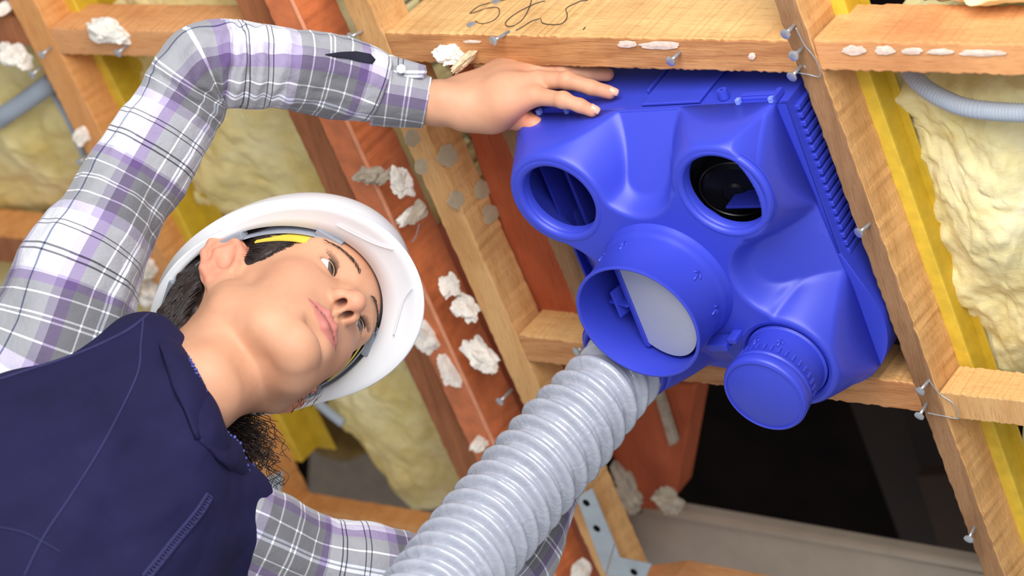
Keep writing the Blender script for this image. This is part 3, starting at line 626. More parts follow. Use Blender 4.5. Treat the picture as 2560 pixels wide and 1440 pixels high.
hc, hs_ = resample(catmull([BT((-SP + .002, SP - .006, .02)), P(1556, 925, 2.50), P(1502, 985, 2.465), P(1410, 1092, 2.425), P(1282, 1243, 2.37), P(1182, 1366, 2.315), P(1100, 1475, 2.26), P(985, 1640, 2.17), P(860, 1830, 2.06)], 40), .00085)
T_, A_, B_ = frames(hc, [0, 0, 1]); vs = []; nr = 88; pit = .0238
for i in range(len(hc)):
    s_ = hs_[i]; r0 = .0402 * min(1, .76 + s_ * 1.6)
    ph = 0
    for j in range(nr):
        q = 2 * math.pi * j / nr; pp = (s_ - .02 if s_ > .05 else (s_ - .05) * 1.9) / pit + q / (2 * math.pi)
        u_ = abs((pp + .5) % 1 - .5) / .215; bead = math.sqrt(max(0, 1 - u_ * u_)) if u_ < 1 else -.16 * math.sin(math.pi * min(1, (u_ - 1) / 1.33))
        rr = r0 + .0086 * bead + .0006 * noise.noise(Vector((q * 3, s_ * 90, 0)))
        vs.append(hc[i] + rr * (math.cos(q) * A_[i] + math.sin(q) * B_[i]))
fs = [(i * nr + j, i * nr + (j + 1) % nr, (i + 1) * nr + (j + 1) % nr, (i + 1) * nr + j) for i in range(len(hc) - 1) for j in range(nr)]
o = mesh('ribbed_hose', vs, fs, M['hose'], smooth=True); tag(o, 'pale grey spiral ribbed hose plugged into the underside of the blue unit', 'hose')
so = o.modifiers.new('t', 'SOLIDIFY'); so.thickness = .001
# ------------------------------------------------------------------ signed-distance modelling
class SDF:
    def __init__(s, lo, hi, h):
        s.lo = np.array(lo, float); s.h = h; s.n = np.ceil((np.array(hi) - s.lo) / h).astype(int) + 1
        s.D = np.full(tuple(s.n), .05, np.float32); s.ax = [s.lo[k] + h * np.arange(s.n[k]) for k in range(3)]
    def reg(s, lo, hi, pad):
        i0 = np.clip(((np.array(lo) - pad - s.lo) / s.h).astype(int), 0, s.n - 1); i1 = np.clip(((np.array(hi) + pad - s.lo) / s.h).astype(int) + 2, 1, s.n)
        sl = tuple(slice(a, b) for a, b in zip(i0, i1)); X = s.ax[0][sl[0]][:, None, None]; Y = s.ax[1][sl[1]][None, :, None]; Z = s.ax[2][sl[2]][None, None, :]
        return sl, X, Y, Z
    def put(s, sl, d, k, sub):
        D = s.D[sl].astype(np.float64)
        if sub:
            d = -d
            h = np.clip(.5 - .5 * (D - d) / k, 0, 1); D = D * (1 - h) + d * h + k * h * (1 - h)
        else:
            h = np.clip(.5 + .5 * (D - d) / k, 0, 1); D = D * (1 - h) + d * h - k * h * (1 - h)
        s.D[sl] = D
    def ell(s, c, r, k=.01, sub=False, M=None):
        c = np.array(c, float); r = np.array(r, float); R = r.max(); sl, X, Y, Z = s.reg(c - R, c + R, k * 1.5 + .05)
        x, y, z = X - c[0], Y - c[1], Z - c[2]
        if M is not None:
            M = np.array(M, float); x, y, z = [M[q][0] * x + M[q][1] * y + M[q][2] * z for q in range(3)]
        k0 = np.sqrt((x / r[0]) ** 2 + (y / r[1]) ** 2 + (z / r[2]) ** 2); k1 = np.sqrt((x / r[0] ** 2) ** 2 + (y / r[1] ** 2) ** 2 + (z / r[2] ** 2) ** 2) + 1e-9
        s.put(sl, k0 * (k0 - 1) / k1 + 0 * X, k, sub)
    def cap(s, a, b, ra, rb=None, k=.01, sub=False):
        rb = ra if rb is None else rb; a = np.array(a, float); b = np.array(b, float); R = max(ra, rb)
        sl, X, Y, Z = s.reg(np.minimum(a, b) - R, np.maximum(a, b) + R, k * 1.5 + .05); d = b - a
        t = np.clip(((X - a[0]) * d[0] + (Y - a[1]) * d[1] + (Z - a[2]) * d[2]) / (d @ d + 1e-12), 0, 1)
        q = np.sqrt((X - a[0] - t * d[0]) ** 2 + (Y - a[1] - t * d[1]) ** 2 + (Z - a[2] - t * d[2]) ** 2) - (ra + (rb - ra) * t)
        s.put(sl, q, k, sub)
    def chain(s, pts, rs, k=.01, sub=False):
        for i in range(len(pts) - 1): s.cap(pts[i], pts[i + 1], rs[i], rs[i + 1], k, sub)
    def net(s):
        D = s.D; S = D < 0; C = [S[i:D.shape[0] - 1 + i, j:D.shape[1] - 1 + j, k:D.shape[2] - 1 + k] for i in (0, 1) for j in (0, 1) for k in (0, 1)]
        al = np.logical_and.reduce(C); an = np.logical_or.reduce(C); act = an & ~al; idx = np.argwhere(act); vid = np.full(act.shape, -1); vid[act] = np.arange(len(idx))
        acc = np.zeros((len(idx), 3)); cnt = np.zeros(len(idx))
        for ax in range(3):
            o = [q for q in range(3) if q != ax]
            for u in (0, 1):
                for v in (0, 1):
                    a = np.zeros(3, int); a[o[0]] = u; a[o[1]] = v; b = a.copy(); b[ax] = 1
                    va = D[tuple((idx + a).T)].astype(float); vb = D[tuple((idx + b).T)].astype(float); m = (va < 0) != (vb < 0)
                    t = np.where(m, va / np.where(m, va - vb, 1), 0); acc += m[:, None] * (a + t[:, None] * (b - a)); cnt += m
        V = s.lo + s.h * (idx + acc / cnt[:, None]); F = []
        for ax in range(3):
            o = [(ax + 1) % 3, (ax + 2) % 3]; sl0 = [slice(1, -1)] * 3; sl1 = [slice(1, -1)] * 3; sl0[ax] = slice(0, -1); sl1[ax] = slice(1, None)
            A = S[tuple(sl0)]; B = S[tuple(sl1)]
            for flip in (0, 1):
                m = (A & ~B) if not flip else (~A & B); e = np.argwhere(m)
                if not len(e): continue
                e = e + np.array([0 if q == ax else 1 for q in range(3)]); u = np.zeros(3, int); u[o[0]] = 1; v = np.zeros(3, int); v[o[1]] = 1
                q = [vid[tuple((e - u - v).T)], vid[tuple((e - v).T)], vid[tuple(e.T)], vid[tuple((e - u).T)]]
                q = np.array(q).T
                if flip: q = q[:, ::-1]
                F.append(q[(q >= 0).all(1)])
        return V, np.concatenate(F)
def npmesh(name, V, F, mat, parent=None):
    me = bpy.data.meshes.new(name); me.vertices.add(len(V)); me.vertices.foreach_set('co', np.asarray(V, np.float32).ravel())
    F = np.asarray(F); me.loops.add(F.size); me.polygons.add(len(F)); me.loops.foreach_set('vertex_index', F.ravel().astype(np.int32))
    me.polygons.foreach_set('loop_start', np.arange(0, F.size, F.shape[1], dtype=np.int32)); me.polygons.foreach_set('loop_total', np.full(len(F), F.shape[1], np.int32))
    me.update(calc_edges=True); me.validate(); me.polygons.foreach_set('use_smooth', [True] * len(me.polygons))
    o = bpy.data.objects.new(name, me); COL.objects.link(o)
    if mat: me.materials.append(mat)
    if parent is not None: attach(o, parent)
    return o
def relax(V, F, it=2, w=.5):
    E = np.concatenate([F[:, [0, 1]], F[:, [1, 2]], F[:, [2, 3]], F[:, [3, 0]]]); E = np.concatenate([E, E[:, ::-1]])
    deg = np.bincount(E[:, 0], minlength=len(V))[:, None]
    for _ in range(it):
        A = np.stack([np.bincount(E[:, 0], weights=V[E[:, 1], k], minlength=len(V)) for k in range(3)], 1) / np.maximum(deg, 1)
        V = V + w * (A - V)
    return V
# ------------------------------------------------------------------ skin
def skin_mat():
    m, nt, b = newmat('skin'); at = N(nt, 'ShaderNodeAttribute', attribute_name='tint'); n = noise_tex(nt, coords(nt), 26, 5, .6); n2 = noise_tex(nt, coords(nt), 900, 2, .5)
    base = ramp(nt, n, [(.3, lin((196, 143, 112))), (.7, lin((209, 157, 126)))])
    sp = N(nt, 'ShaderNodeSeparateColor'); nt.links.new(at.outputs['Color'], sp.inputs[0])
    c = mix(nt, base, lin((196, 112, 112)), sp.outputs[0]); c = mix(nt, c, lin((222, 140, 118)), sp.outputs[1]); c = mix(nt, c, lin((84, 44, 36)), sp.outputs[2])
    nt.links.new(c, b.inputs['Base Color']); b.inputs['Roughness'].default_value = .55; b.inputs['Specular IOR Level'].default_value = .32
    b.inputs['Subsurface Weight'].default_value = .10; b.inputs['Subsurface Radius'].default_value = (.010, .0045, .003); b.inputs['Subsurface Scale'].default_value = 1
    bump(nt, b, n2, .10, .0005); return m
M['skin'] = skin_mat()
HA = np.array([[-.234, -.970, .063], [.936, -.208, .284], [-.262, .126, .957]]); HA[0] = nrm(HA[0]); HA[1] = nrm(HA[1] - HA[0] * (HA[0] @ HA[1])); HA[2] = np.cross(HA[0], HA[1])
HO = np.array([-1.63, 1.131, 2.187])
def HL(p): return HO + np.asarray(p) @ HA           # local (right, forward, up) -> world
def toH(p): return (np.asarray(p) - HO) @ HA.T
def both(f):
    for s_ in (1, -1): f(s_)
hd = SDF((-.100, -.125, -.225), (.100, .145, .16), .00135)
hd.ell((0, -.012, .045), (.0735, .095, .088), .01)
hd.ell((0, .040, .005), (.055, .050, .083), .03)
hd.ell((0, .052, -.030), (.036, .036, .048), .02)                        # muzzle mass
def f(s_):
    hd.chain([(s_ * .050, .002, -.034), (s_ * .043, .010, -.052), (s_ * .024, .056, -.077), (s_ * .008, .074, -.085)], [.016, .017, .0135, .014], .024)   # jaw
    hd.ell((s_ * .033, .056, -.012), (.024, .023, .025), .018)           # cheek
    hd.ell((s_ * .026, .046, -.045), (.024, .030, .028), .02)
    hd.cap((s_ * .010, .085, .041), (s_ * .044, .065, .039), .0085, .009, .014)      # brow
both(f)
hd.ell((0, .058, .055), (.050, .036, .045), .02)                         # forehead
hd.ell((0, .0815, -.0795), (.0170, .0135, .0140), .011)                     # chin
hd.ell((0, .068, -.045), (.030, .0225, .024), .014)                      # mouth mound
hd.ell((0, .026, -.058), (.036, .046, .018), .03)                        # floor of the mouth
hd.ell((0, .048, -.068), (.030, .034, .013), .022)
# neck
NB = toH(P(472, 985, 2.315))
hd.chain([(0, -.024, -.02), (0, -.026, -.06), tuple(NB * .5 + np.array([0, -.030, -.07]) * .5), tuple(NB), tuple(NB + [0, -.01, -.04])], [.048, .045, .042, .041, .028], .02)
hd.cap((0, .006, -.070), tuple(NB + [0, .024, .01]), .018, .012, .04)    # throat
def f(s_): hd.cap((s_ * .050, -.016, -.025), tuple(NB + [s_ * .010, .036, .0]), .0080, .0080, .022)   # neck muscle
both(f)
def f(s_):
    hd.ell((s_ * .0325, .0945, .0240), (.0175, .0140, .0105), .014, True)     # socket
    hd.ell((s_ * .0315, .0705, .0235), (.0148, .0148, .0140), .004)          # lids over the ball
    hd.cap((s_ * .0185, .0815, .0360), (s_ * .044, .0735, .0345), .0045, .0042, .010)
both(f)
hd.chain([(0, .080, .031), (0, .089, .016), (0, .1025, .002), (0, .1085, -.0045)], [.0072, .0070, .0074, .0088], .010)   # nose
hd.ell((0, .1065, -.0055), (.0092, .0083, .0076), .006)
hd.cap((0, .105, -.010), (0, .095, -.0165), .0034, .0040, .005)              # septum
def f(s_):
    hd.ell((s_ * .0120, .0965, -.0080), (.0070, .0098, .0076), .005)         # wing
    hd.ell((s_ * .0064, .0980, -.0150), (.0040, .0062, .0090), .0020, True, M=[[1, 0, 0], [0, .94, -.34], [0, .34, .94]])   # nostril
both(f)
def f(s_):                                                                # lips
    hd.chain([(s_ * .0295, .0750, -.0385), (s_ * .019, .0865, -.0380), (s_ * .0065, .0930, -.0350), (0, .0924, -.0362)], [.0016, .0034, .0040, .0036], .0030)
    hd.chain([(s_ * .0285, .0742, -.0405), (s_ * .016, .0855, -.0455), (0, .0900, -.0478)], [.0014, .0042, .0056], .0030)
    hd.chain([(s_ * .0300, .0765, -.0395), (s_ * .018, .0895, -.0412), (0, .0950, -.0412)], [.0005, .0007, .0009], .0016, True)
    hd.ell((s_ * .0315, .0745, -.0390), (.0025, .0035, .0025), .006, True)
    hd.ell((s_ * .0030, .0925, -.0290), (.0014, .003, .006), .004, True)
both(f)
hd.ell((0, .0905, -.0600), (.016, .006, .0050), .012, True)                # dip above the chin
# eye openings
def f(s_): hd.ell((s_ * .0325, .0845, .0232), (.0145, .0105, .0056), .0018, True)
both(f)
# ears
def f(s_):
    def E(y, z, o=0): return (s_ * (.0720 + o - .42 * y + .34 * z), -.008 + y, .001 + z)
    nE = nrm([s_ * 1.0, .42, -.34]); t1 = nrm(np.cross(nE, [0, 0, 1])); t1 = t1 * np.sign(t1[1]); t2 = np.cross(nE, t1); ME_ = [nE, t1, t2]
    hd.ell(E(-.005, .005, -.001), (.0048, .0205, .0345), .008, M=ME_)
    hd.ell(E(.001, -.021, .000), (.0050, .0100, .0120), .008, M=ME_)              # lobe
    hd.chain([E(.010, .004, .002), E(.0095, .018, .0025), E(.003, .029, .0035), E(-.008, .0320, .004), E(-.0185, .024, .005), E(-.0215, .008, .005), E(-.0175, -.010, .0045), E(-.009, -.022, .003)], [.0026, .0028, .0030, .0032, .0032, .0032, .0032, .0034], .005)   # helix
    hd.chain([E(-.001, .020, .003), E(-.0105, .013, .004), E(-.0105, -.002, .004), E(-.004, -.012, .0035)], [.0018, .0024, .0026, .0024], .005)    # antihelix
    hd.ell(E(.001, .002, .0050), (.0060, .0065, .0100), .004, True, M=ME_)
    hd.cap(E(.011, -.001, .003), E(.009, -.009, .003), .0034, .0030, .004)   # tragus
both(f)
hV, hF = hd.net(); hV = relax(hV, hF, 2, .5)
# colour zones in head coordinates; dk paints shade into nostrils and lip line
def zones(V):
    x, y, z = np.abs(V[:, 0]), V[:, 1], V[:, 2]
    up_top = np.interp(x, [0, .007, .019, .030], [-.0338, -.0322, -.0350, -.0383]); lo_bot = np.interp(x, [0, .016, .0295], [-.0530, -.0502, -.0405])
    a = np.clip((up_top - z) / .0010, 0, 1) * np.clip((z - lo_bot) / .0012, 0, 1) * np.clip((.0305 - x) / .002, 0, 1) * np.clip((y - .068) / .003, 0, 1)
    ck = np.exp(-(((x - .044) / .020) ** 2 + ((y - .058) / .025) ** 2 + ((z + .010) / .018) ** 2)) * .30 + np.exp(-((x / .016) ** 2 + ((y - .108) / .014) ** 2 + ((z + .006) / .012) ** 2)) * .45
    ear = np.clip((x - .0685) / .004, 0, 1) * .55 * (np.abs(z) < .045) * (np.abs(y + .005) < .035)
    dk = np.exp(-(((x - .0064) / .0036) ** 4 + ((y - .0980) / .0060) ** 4 + ((z + .0080) / .0062) ** 4)) * 1.0 + np.exp(-(((x - .032) / .014) ** 2 + ((z - .0235) / .0050) ** 2)) * .30 * (y > .075)
    dk = dk + (np.abs(z + .0408) < .0008) * (x < .028) * (y > .072) * .5
    return np.stack([a * .72, np.clip(ck + ear, 0, 1), np.clip(dk, 0, 1), np.ones_like(a)], 1)
hT = zones(hV)
def surf_y(x, z, r=.003):
    m = (np.abs(hV[:, 0] - x) < r) & (np.abs(hV[:, 2] - z) < r) & (hV[:, 1] > 0); return hV[m, 1].max() if m.any() else .08
person = thing('person', P(430, 1050, 2.45), 'person in navy vest and plaid shirt looking up, one hand on the blue unit', 'person')
# ------------------------------------------------------------------ eyes, brows, lashes
M['eye'] = None
def eye_mat(gaze_axis):
    m, nt, b = newmat('eyeball'); tc = N(nt, 'ShaderNodeTexCoord'); sx = N(nt, 'ShaderNodeSeparateXYZ'); nt.links.new(tc.outputs['Generated'], sx.inputs[0])
    mp = N(nt, 'ShaderNodeMapRange'); mp.inputs[1].default_value = 0; mp.inputs[2].default_value = 1; nt.links.new(sx.outputs[2], mp.inputs[0])
    c = ramp(nt, mp.outputs[0], [(0, lin((236, 228, 226))), (.872, lin((236, 228, 226))), (.885, lin((54, 50, 52))), (.90, lin((92, 88, 84))), (.945, lin((84, 74, 62))), (.955, (.004, .004, .004, 1))])
    nt.links.new(c, b.inputs['Base Color']); b.inputs['Roughness'].default_value = .08; b.inputs['Coat Weight'].default_value = .7; return m
M['eye'] = eye_mat(None); M['hair'] = None
def hair_mat():
    m, nt, b = newmat('dark_hair'); n = noise_tex(nt, coords(nt, (1, 1, 1)), 160, 4, .6)
    nt.links.new(ramp(nt, n, [(.3, lin((20, 14, 13))), (.75, lin((52, 38, 34)))]), b.inputs['Base Color'])
    b.inputs['Roughness'].default_value = .52; b.inputs['Specular IOR Level'].default_value = .5; bump(nt, b, n, .5, .002); return m
M['hair'] = hair_mat(); M['lash'] = plain('lash', (26, 16, 14), .5, .1, 30, 0)
ER = .0126
for s_ in (1, -1):
    c = np.array([s_ * .0315, .0702, .0235]); gz = nrm(nrm(toH(BO_ if False else np.array([-1.325, 1.2, 2.418]))) * 1.0 + np.array([0, .1, -.16]))
    a = nrm(np.cross(gz, [0, 0, 1])); b_ = np.cross(gz, a); mb = MB()
    prof = [(ER * math.sin(t), -ER * math.cos(t)) for t in np.linspace(0.001, math.pi - .001, 48)]
    # built along z, generated coords give the iris band; then oriented by matrix
    mb.lathe(prof, None, 48); o = mb.build('eyeball', M['eye'], None, True)
    Mx = Matrix.Identity(4); WA = [np.asarray(v) @ HA for v in (a, b_, gz)]
    for i in range(3):
        for k in range(3): Mx[i][k] = WA[k][i]
    Mx.translation = Vector(HL(c)); o.matrix_world = Mx
    o.parent = person; o.matrix_parent_inverse = Matrix.Translation(person.location).inverted(); o.matrix_basis = Mx
rl = random.Random(4)
def on_lid(s_, u, up, off=0.0):      # u -1 (inner) .. 1 (outer)
    x = .0325 + .0142 * u; z = .0232 + (.0054 if up else -.0052) * math.sqrt(max(0, 1 - u * u * .96)) + .0012 * u
    cx, cy, cz = .0315, .0702, .0235; r = .0146 + off; d = r * r - (x - cx) ** 2 - (z - cz) ** 2
    return np.array([s_ * x, cy + math.sqrt(max(1e-7, d)), z])
for s_ in (1, -1):
    lash = MB()
    for up, nn, ln in ((True, 46, .0084), (False, 12, .0020)):
        for i in range(nn):
            u = -.85 + 1.85 * (i + rl.random() * .5) / nn; p = on_lid(s_, min(u, .99), up); d = nrm([s_ * (.25 * u + .12), .9, .75 if up else -1.2]); e = nrm([0, .2, 1 if up else -1]); L = ln * (.7 + .4 * rl.random()) * (.75 + .35 * u if up else 1)
            lash.tube([HL(p - d * .0008), HL(p + d * L * .5), HL(p + d * L * .85 + e * L * .28)], [.00018, .00013, .00004], 5)
    # lid rims
    lash.tube([HL(on_lid(s_, u, True, -.0004)) for u in np.linspace(-.97, .97, 24)], .00055, 6)
    lash.build('eyelashes', M['lash'], person, True)
for s_ in (1, -1):
    br = MB()
    for i in range(150):
        u = rl.random(); x = .012 + .038 * u; z = .0375 + .0075 * math.sin(u * 2.3) - .002 * u + rl.uniform(-.0017, .0017) * (1.15 - u); y = 0
        p = np.array([s_ * x, surf_y(s_ * x, z) + .0002, z]); d = nrm([s_ * (.6 + .5 * u), -.15 - .5 * u, .55 - .9 * u + rl.uniform(-.2, .2)]); L = rl.uniform(.004, .0075)
        br.tube([HL(p), HL(p + d * L * .6 + [0, .0012, 0]), HL(p + d * L)], [.00014, .00013, .00005], 4)
    br.build('eyebrow', M['hair'], person, True)
# ------------------------------------------------------------------ hair
hr = SDF((-.12, -.15, -.20), (.12, .09, .14), .002)
hr.ell((0, -.016, .048), (.0815, .098, .086), .01)
hr.ell((0, -.062, -.010), (.060, .040, .055), .03)
hr.ell((0, -.056, -.050), (.050, .032, .040), .02)
hr.D = np.maximum(hr.D, -((lambda X, Y, Z: np.sqrt((X / 1.0) ** 2 * 0 + (Y - .125) ** 2 + (Z + .012) ** 2) - .090)(hr.ax[0][:, None, None], hr.ax[1][None, :, None], hr.ax[2][None, None, :]))).astype(np.float32)
for s_ in (1, -1):
    hr.cap((s_ * .100, -.006, -.016), (s_ * .106, -.006, .018), .036, .036, .006, True)
    hr.cap((s_ * .082, .010, -.050), (s_ * .080, .006, -.020), .030, .024, .01, True)
    hr.ell((s_ * .0665, .020, .024), (.0055, .022, .018), .004)             # side lock
    for i in range(9):                                                   # wavy locks behind the ear
        y0 = -.034 - .007 * (i % 5); pts = []
        for t in np.linspace(0, 1, 12): pts.append((s_ * (.071 - .030 * t * t - .004 * (i % 3) + .004 * math.sin(t * 14 + i)), y0 - .012 * t + .005 * math.cos(t * 13 + i * 1.7), .05 - .115 * t))
        hr.chain(pts, [.007] * 12, .004)
hrV, hrF = hr.net(); hrV = relax(hrV, hrF, 1)
for i in range(len(hrV)):
    v = hrV[i]; k = noise.noise(Vector((v[0] * 60, v[1] * 240 + v[2] * 60, v[2] * 40))); hrV[i] = v * (1 + .012 * k)
hair = npmesh('hair', HL(hrV), hrF, M['hair'], person)
st = MB()
def strand(pts, r=.00035): st.tube([HL(p) for p in pts], [r] * (len(pts) - 1) + [r * .3], 4)
for s_ in (1, -1):
    for i in range(340):      # sweep from the temple back over the ear
        z = rl.uniform(.006, .075); y = .050 - .30 * abs(z - .045) + rl.uniform(-.004, .006); pts = []
        for t in np.linspace(0, 1, 10):
            yy = y - t * rl.uniform(.055, .060) - t * .03; zz = z - .010 * t * t + .0015 * math.sin(t * 9 + i)
            k = 1 - (yy + .016) ** 2 / .098 ** 2 - (zz - .048) ** 2 / .086 ** 2; x = .0815 * math.sqrt(max(.02, k)) + .0034 + .0008 * math.sin(i + t * 6); pts.append((s_ * x, yy, zz))
        cut = next((k for k, q in enumerate(pts) if abs(q[1] + .010) < .019 and q[2] < .040), len(pts))
        if cut > 3: strand(pts[:cut], .0004)
    for i in range(230):      # waves behind the ear
        y0 = rl.uniform(-.060, -.026); ph = rl.random() * 6; pts = []
        for t in np.linspace(0, 1, 26): pts.append((s_ * (.0765 - .034 * t * t + .0035 * math.sin(t * 15 + ph)), y0 - .014 * t + .005 * math.cos(t * 15 + ph), .045 - .120 * t))
        strand(pts, .0005)
    for i in range(26):       # fine flyaway hairs at the jaw edge
        y0 = rl.uniform(-.01, .03); ph = rl.random() * 6; pts = [(s_ * (.069 + .012 * t + .004 * math.sin(t * 8 + ph)), y0 + .006 * math.cos(t * 9 + ph), .0 - .03 * t * rl.uniform(.3, 1)) for t in np.linspace(0, 1, 12)]
        if s_ < 0 and i < 9: strand(pts, .0002)
st.build('hair_strands', M['hair'], hair, True)
# curly tail hanging behind the neck
cu = MB(); tip = [P(545, 1010, 2.44), P(595, 1070, 2.40), P(625, 1120, 2.38), P(618, 1180, 2.36)]
for i in range(300):
    off = np.array([rl.gauss(0, .010) for _ in range(3)]); base = catmull([HL((-.01, -.085, -.07)), tip[0] + off * .5, tip[1] + off, tip[2] + off * 1.3, tip[3] + off * 1.6], 16); n_ = int(len(base) * rl.uniform(.6, 1)); ph = rl.random() * 6; am = rl.uniform(.003, .008); fr_ = rl.uniform(.28, .5)
    e1 = nrm([1, .2, 0]); e2 = nrm([0, .5, 1]); cu.tube([base[k] + am * min(1, k / 14) * (math.cos(k * fr_ + ph) * e1 + math.sin(k * fr_ + ph) * e2) for k in range(n_)], [.00034] * (n_ - 1) + [.0001], 4)
cu.build('curls', M['hair'], hair, True)
# ------------------------------------------------------------------ hard hat
def hatmat():
    m, nt, b = newmat('white_shell'); b.inputs['Base Color'].default_value = lin((236, 236, 240)); b.inputs['Roughness'].default_value = .32; b.inputs['Subsurface Weight'].default_value = .05
    n = noise_tex(nt, coords(nt), 400, 3, .6); bump(nt, b, n, .04, .0005); return m
M['hat'] = hatmat(); M['band_grey'] = plain('grey_band', (150, 156, 170), .5, .08, 60, .1); M['band_yel'] = plain('yellow_band', (226, 196, 70), .6, .1, 60, .1); M['clip_grey'] = plain('grey_clip', (140, 146, 156), .4, .08, 60, .1)
hat = thing('hard_hat', HL((0, 0, .10)), 'white hard hat with broad peak and grey and yellow headband, worn by the person', 'hard hat')
NT = 120
def hin(a, grow=0):      # inner edge of the brim, a = 0 at the front
    y = -.012 + (.112 + grow) * math.cos(a); x = (.0905 + grow) * math.sin(a); return x, y
def hz(y): return -.002 + .275 * (y + .125)
rings = []
def addring(f): rings.append([f(2 * math.pi * i / NT) for i in range(NT)])
def brimw(a): c = max(0, math.cos(a)); return .009 + .042 * c ** 1.2
def outer(a, k, dz):
    x, y = hin(a); w = brimw(a) * k; nx, ny = math.sin(a), math.cos(a) * 1.0
    return (x + nx * w * .9, y + ny * w, hz(y) + dz)
DR = lambda a: -.010 * max(0, math.cos(a)) ** 1.5 - .002
addring(lambda a: (lambda x, y: (x * .985, y * .985, hz(y) + .004))(*hin(a)))
addring(lambda a: outer(a, .0, .0)); addring(lambda a: outer(a, .35, DR(a) * .3)); addring(lambda a: outer(a, .7, DR(a) * .65)); addring(lambda a: outer(a, .95, DR(a))); addring(lambda a: outer(a, 1.0, DR(a) + .0012)); addring(lambda a: outer(a, .97, DR(a) + .004))
addring(lambda a: outer(a, .7, DR(a) * .65 + .0042)); addring(lambda a: outer(a, .42, .004 + DR(a) * .3)); addring(lambda a: outer(a, .25, .012))
for t in np.linspace(.0, 1, 18)[1:]:
    q = t * math.pi / 2
    def f(a, q=q, t=t):
        x, y = hin(a, .015); c = math.cos(q) ** .66; rid = .003 * math.exp(-(x * c / .018) ** 2) * math.sin(q * 2)
        return (x * c, -.012 + (y + .012) * c, (hz(y) * (c) + (1 - c) * .030) + .012 + (.108 + rid) * math.sin(q))
    addring(f)
vs = [HL(p) for r_ in rings for p in r_]; fs = []
for i in range(len(rings) - 1):
    for j in range(NT): j2 = (j + 1) % NT; fs.append((i * NT + j, i * NT + j2, (i + 1) * NT + j2, (i + 1) * NT + j))
# inside of the shell
inr = []
for t in np.linspace(1, 0, 14):
    q = t * math.pi / 2
    for i in range(NT):
        a = 2 * math.pi * i / NT; x, y = hin(a, -.001); c = math.cos(q) ** .82; inr.append(HL((x * c, -.012 + (y + .012) * c, (hz(y) * c + (1 - c) * .030) + .004 + .108 * math.sin(q))))
base = len(vs); vs += inr
for i in range(13):
    for j in range(NT): j2 = (j + 1) % NT; fs.append((base + i * NT + j, base + i * NT + j2, base + (i + 1) * NT + j2, base + (i + 1) * NT + j))
shell = mesh('shell', vs, fs, M['hat'], hat, smooth=True)
def band(name, z0_, z1_, g, mat, a0=-math.pi, a1=math.pi, th=.0015, parent=hat, ty=.10):
    b = MB(); n_ = 90; vs = []
    for zz, gg in ((z0_, g), (z1_, g - .002), (z1_, g + th - .002), (z0_, g + th)):
        for i in range(n_ + 1):
            a = a0 + (a1 - a0) * i / n_; y = -.010 + (.1000 + gg) * math.cos(a); x = (.0785 + gg) * math.sin(a); vs.append(HL((x, y, hz(y) + zz)))
    W_ = n_ + 1; fs = []
    for r_ in range(4):
        r2 = (r_ + 1) % 4
        for i in range(n_): fs.append((r_ * W_ + i, r_ * W_ + i + 1, r2 * W_ + i + 1, r2 * W_ + i))
    fs += [(0, W_, 2 * W_, 3 * W_), (n_, W_ + n_, 2 * W_ + n_, 3 * W_ + n_)]
    return mesh(name, vs, fs, mat, parent, smooth=False)
band('sweatband', -.013, .028, .0018, M['band_yel'], -1.30, 1.30)
band('headband', -.002, .030, .0045, M['band_grey'], -2.6, 2.6)
for a in (.62, 1.55, 2.35, -.80, -1.6, -2.35):
    x, y = hin(a, -.003); p = np.array([x, y, hz(y)]); t_ = nrm([math.cos(a), -math.sin(a), -.15 * math.sin(a)]); nn = nrm([math.sin(a), math.cos(a), 0])
    b = MB()
    def CT(q): return HL(p + q[0] * t_ + q[1] * nn + np.array([0, 0, q[2]]))
    b.box((-.014, -.004, -.0025), (.014, .003, .010), CT); b.box((-.008, -.007, .004), (.008, -.003, .024), CT); bevel(b.build('harness_clip', M['clip_grey'], hat), .001)
# moulded V marks under the peak
for s_ in (1, -1):
    b = MB(); pts = []
    for (a, k) in ((.62 * s_, .42), (.30 * s_, .50), (.17 * s_, .78)): pts.append(HL(np.array(outer(a, k, DR(a) * k)) + [0, 0, -.0012]))
    c = catmull(pts, 10); b.tube(c, .0007, 8); b.build('moulded_line', M['hat'], hat, True)
# ------------------------------------------------------------------ right hand on the unit
def flank(px, py, off=0.0):          # point on the unit's upper flank under a pixel, lifted by off
    r = ray(px, py); n_ = BR[1]; t = ((BT((0, -WW - .001 - off, 0)) - CAM) @ n_) / (r @ n_); return CAM + r * t, t
tR, dR = flank(1530, 233, .0065); tP, dP = flank(1482, 278, .0065); tM, dM = flank(1522, 187, .0065); tI, dI = flank(1500, 176, .0065)
0 and print('flank depths', dR, dP, dM, dI)
DW = 2.485
hp = SDF(P(1180, 260, 2.50) - np.array([.16, .11, .13]), P(1400, 230, 2.44) + np.array([.12, .10, .14]), .0013)
def D_(f, tipd): return DW + (tipd - DW) * f
W0 = P(1010, 256, DW); W1 = P(1100, 255, DW - .005)
hp.chain([W0, W1, P(1150, 260, DW - .01)], [.0200, .0195, .0205], .01); hp.chain([P(1010, 254, DW + .012), P(1100, 260, DW + .010), P(1160, 262, DW + .01)], [.0165, .0165, .018], .015)
K = {'p': (1338, 240), 'r': (1345, 205), 'm': (1345, 182), 'i': (1335, 168)}
kd = {'p': D_(.62, dP), 'r': D_(.58, dR), 'm': D_(.56, dM) + .008, 'i': D_(.5, dI) + .018}
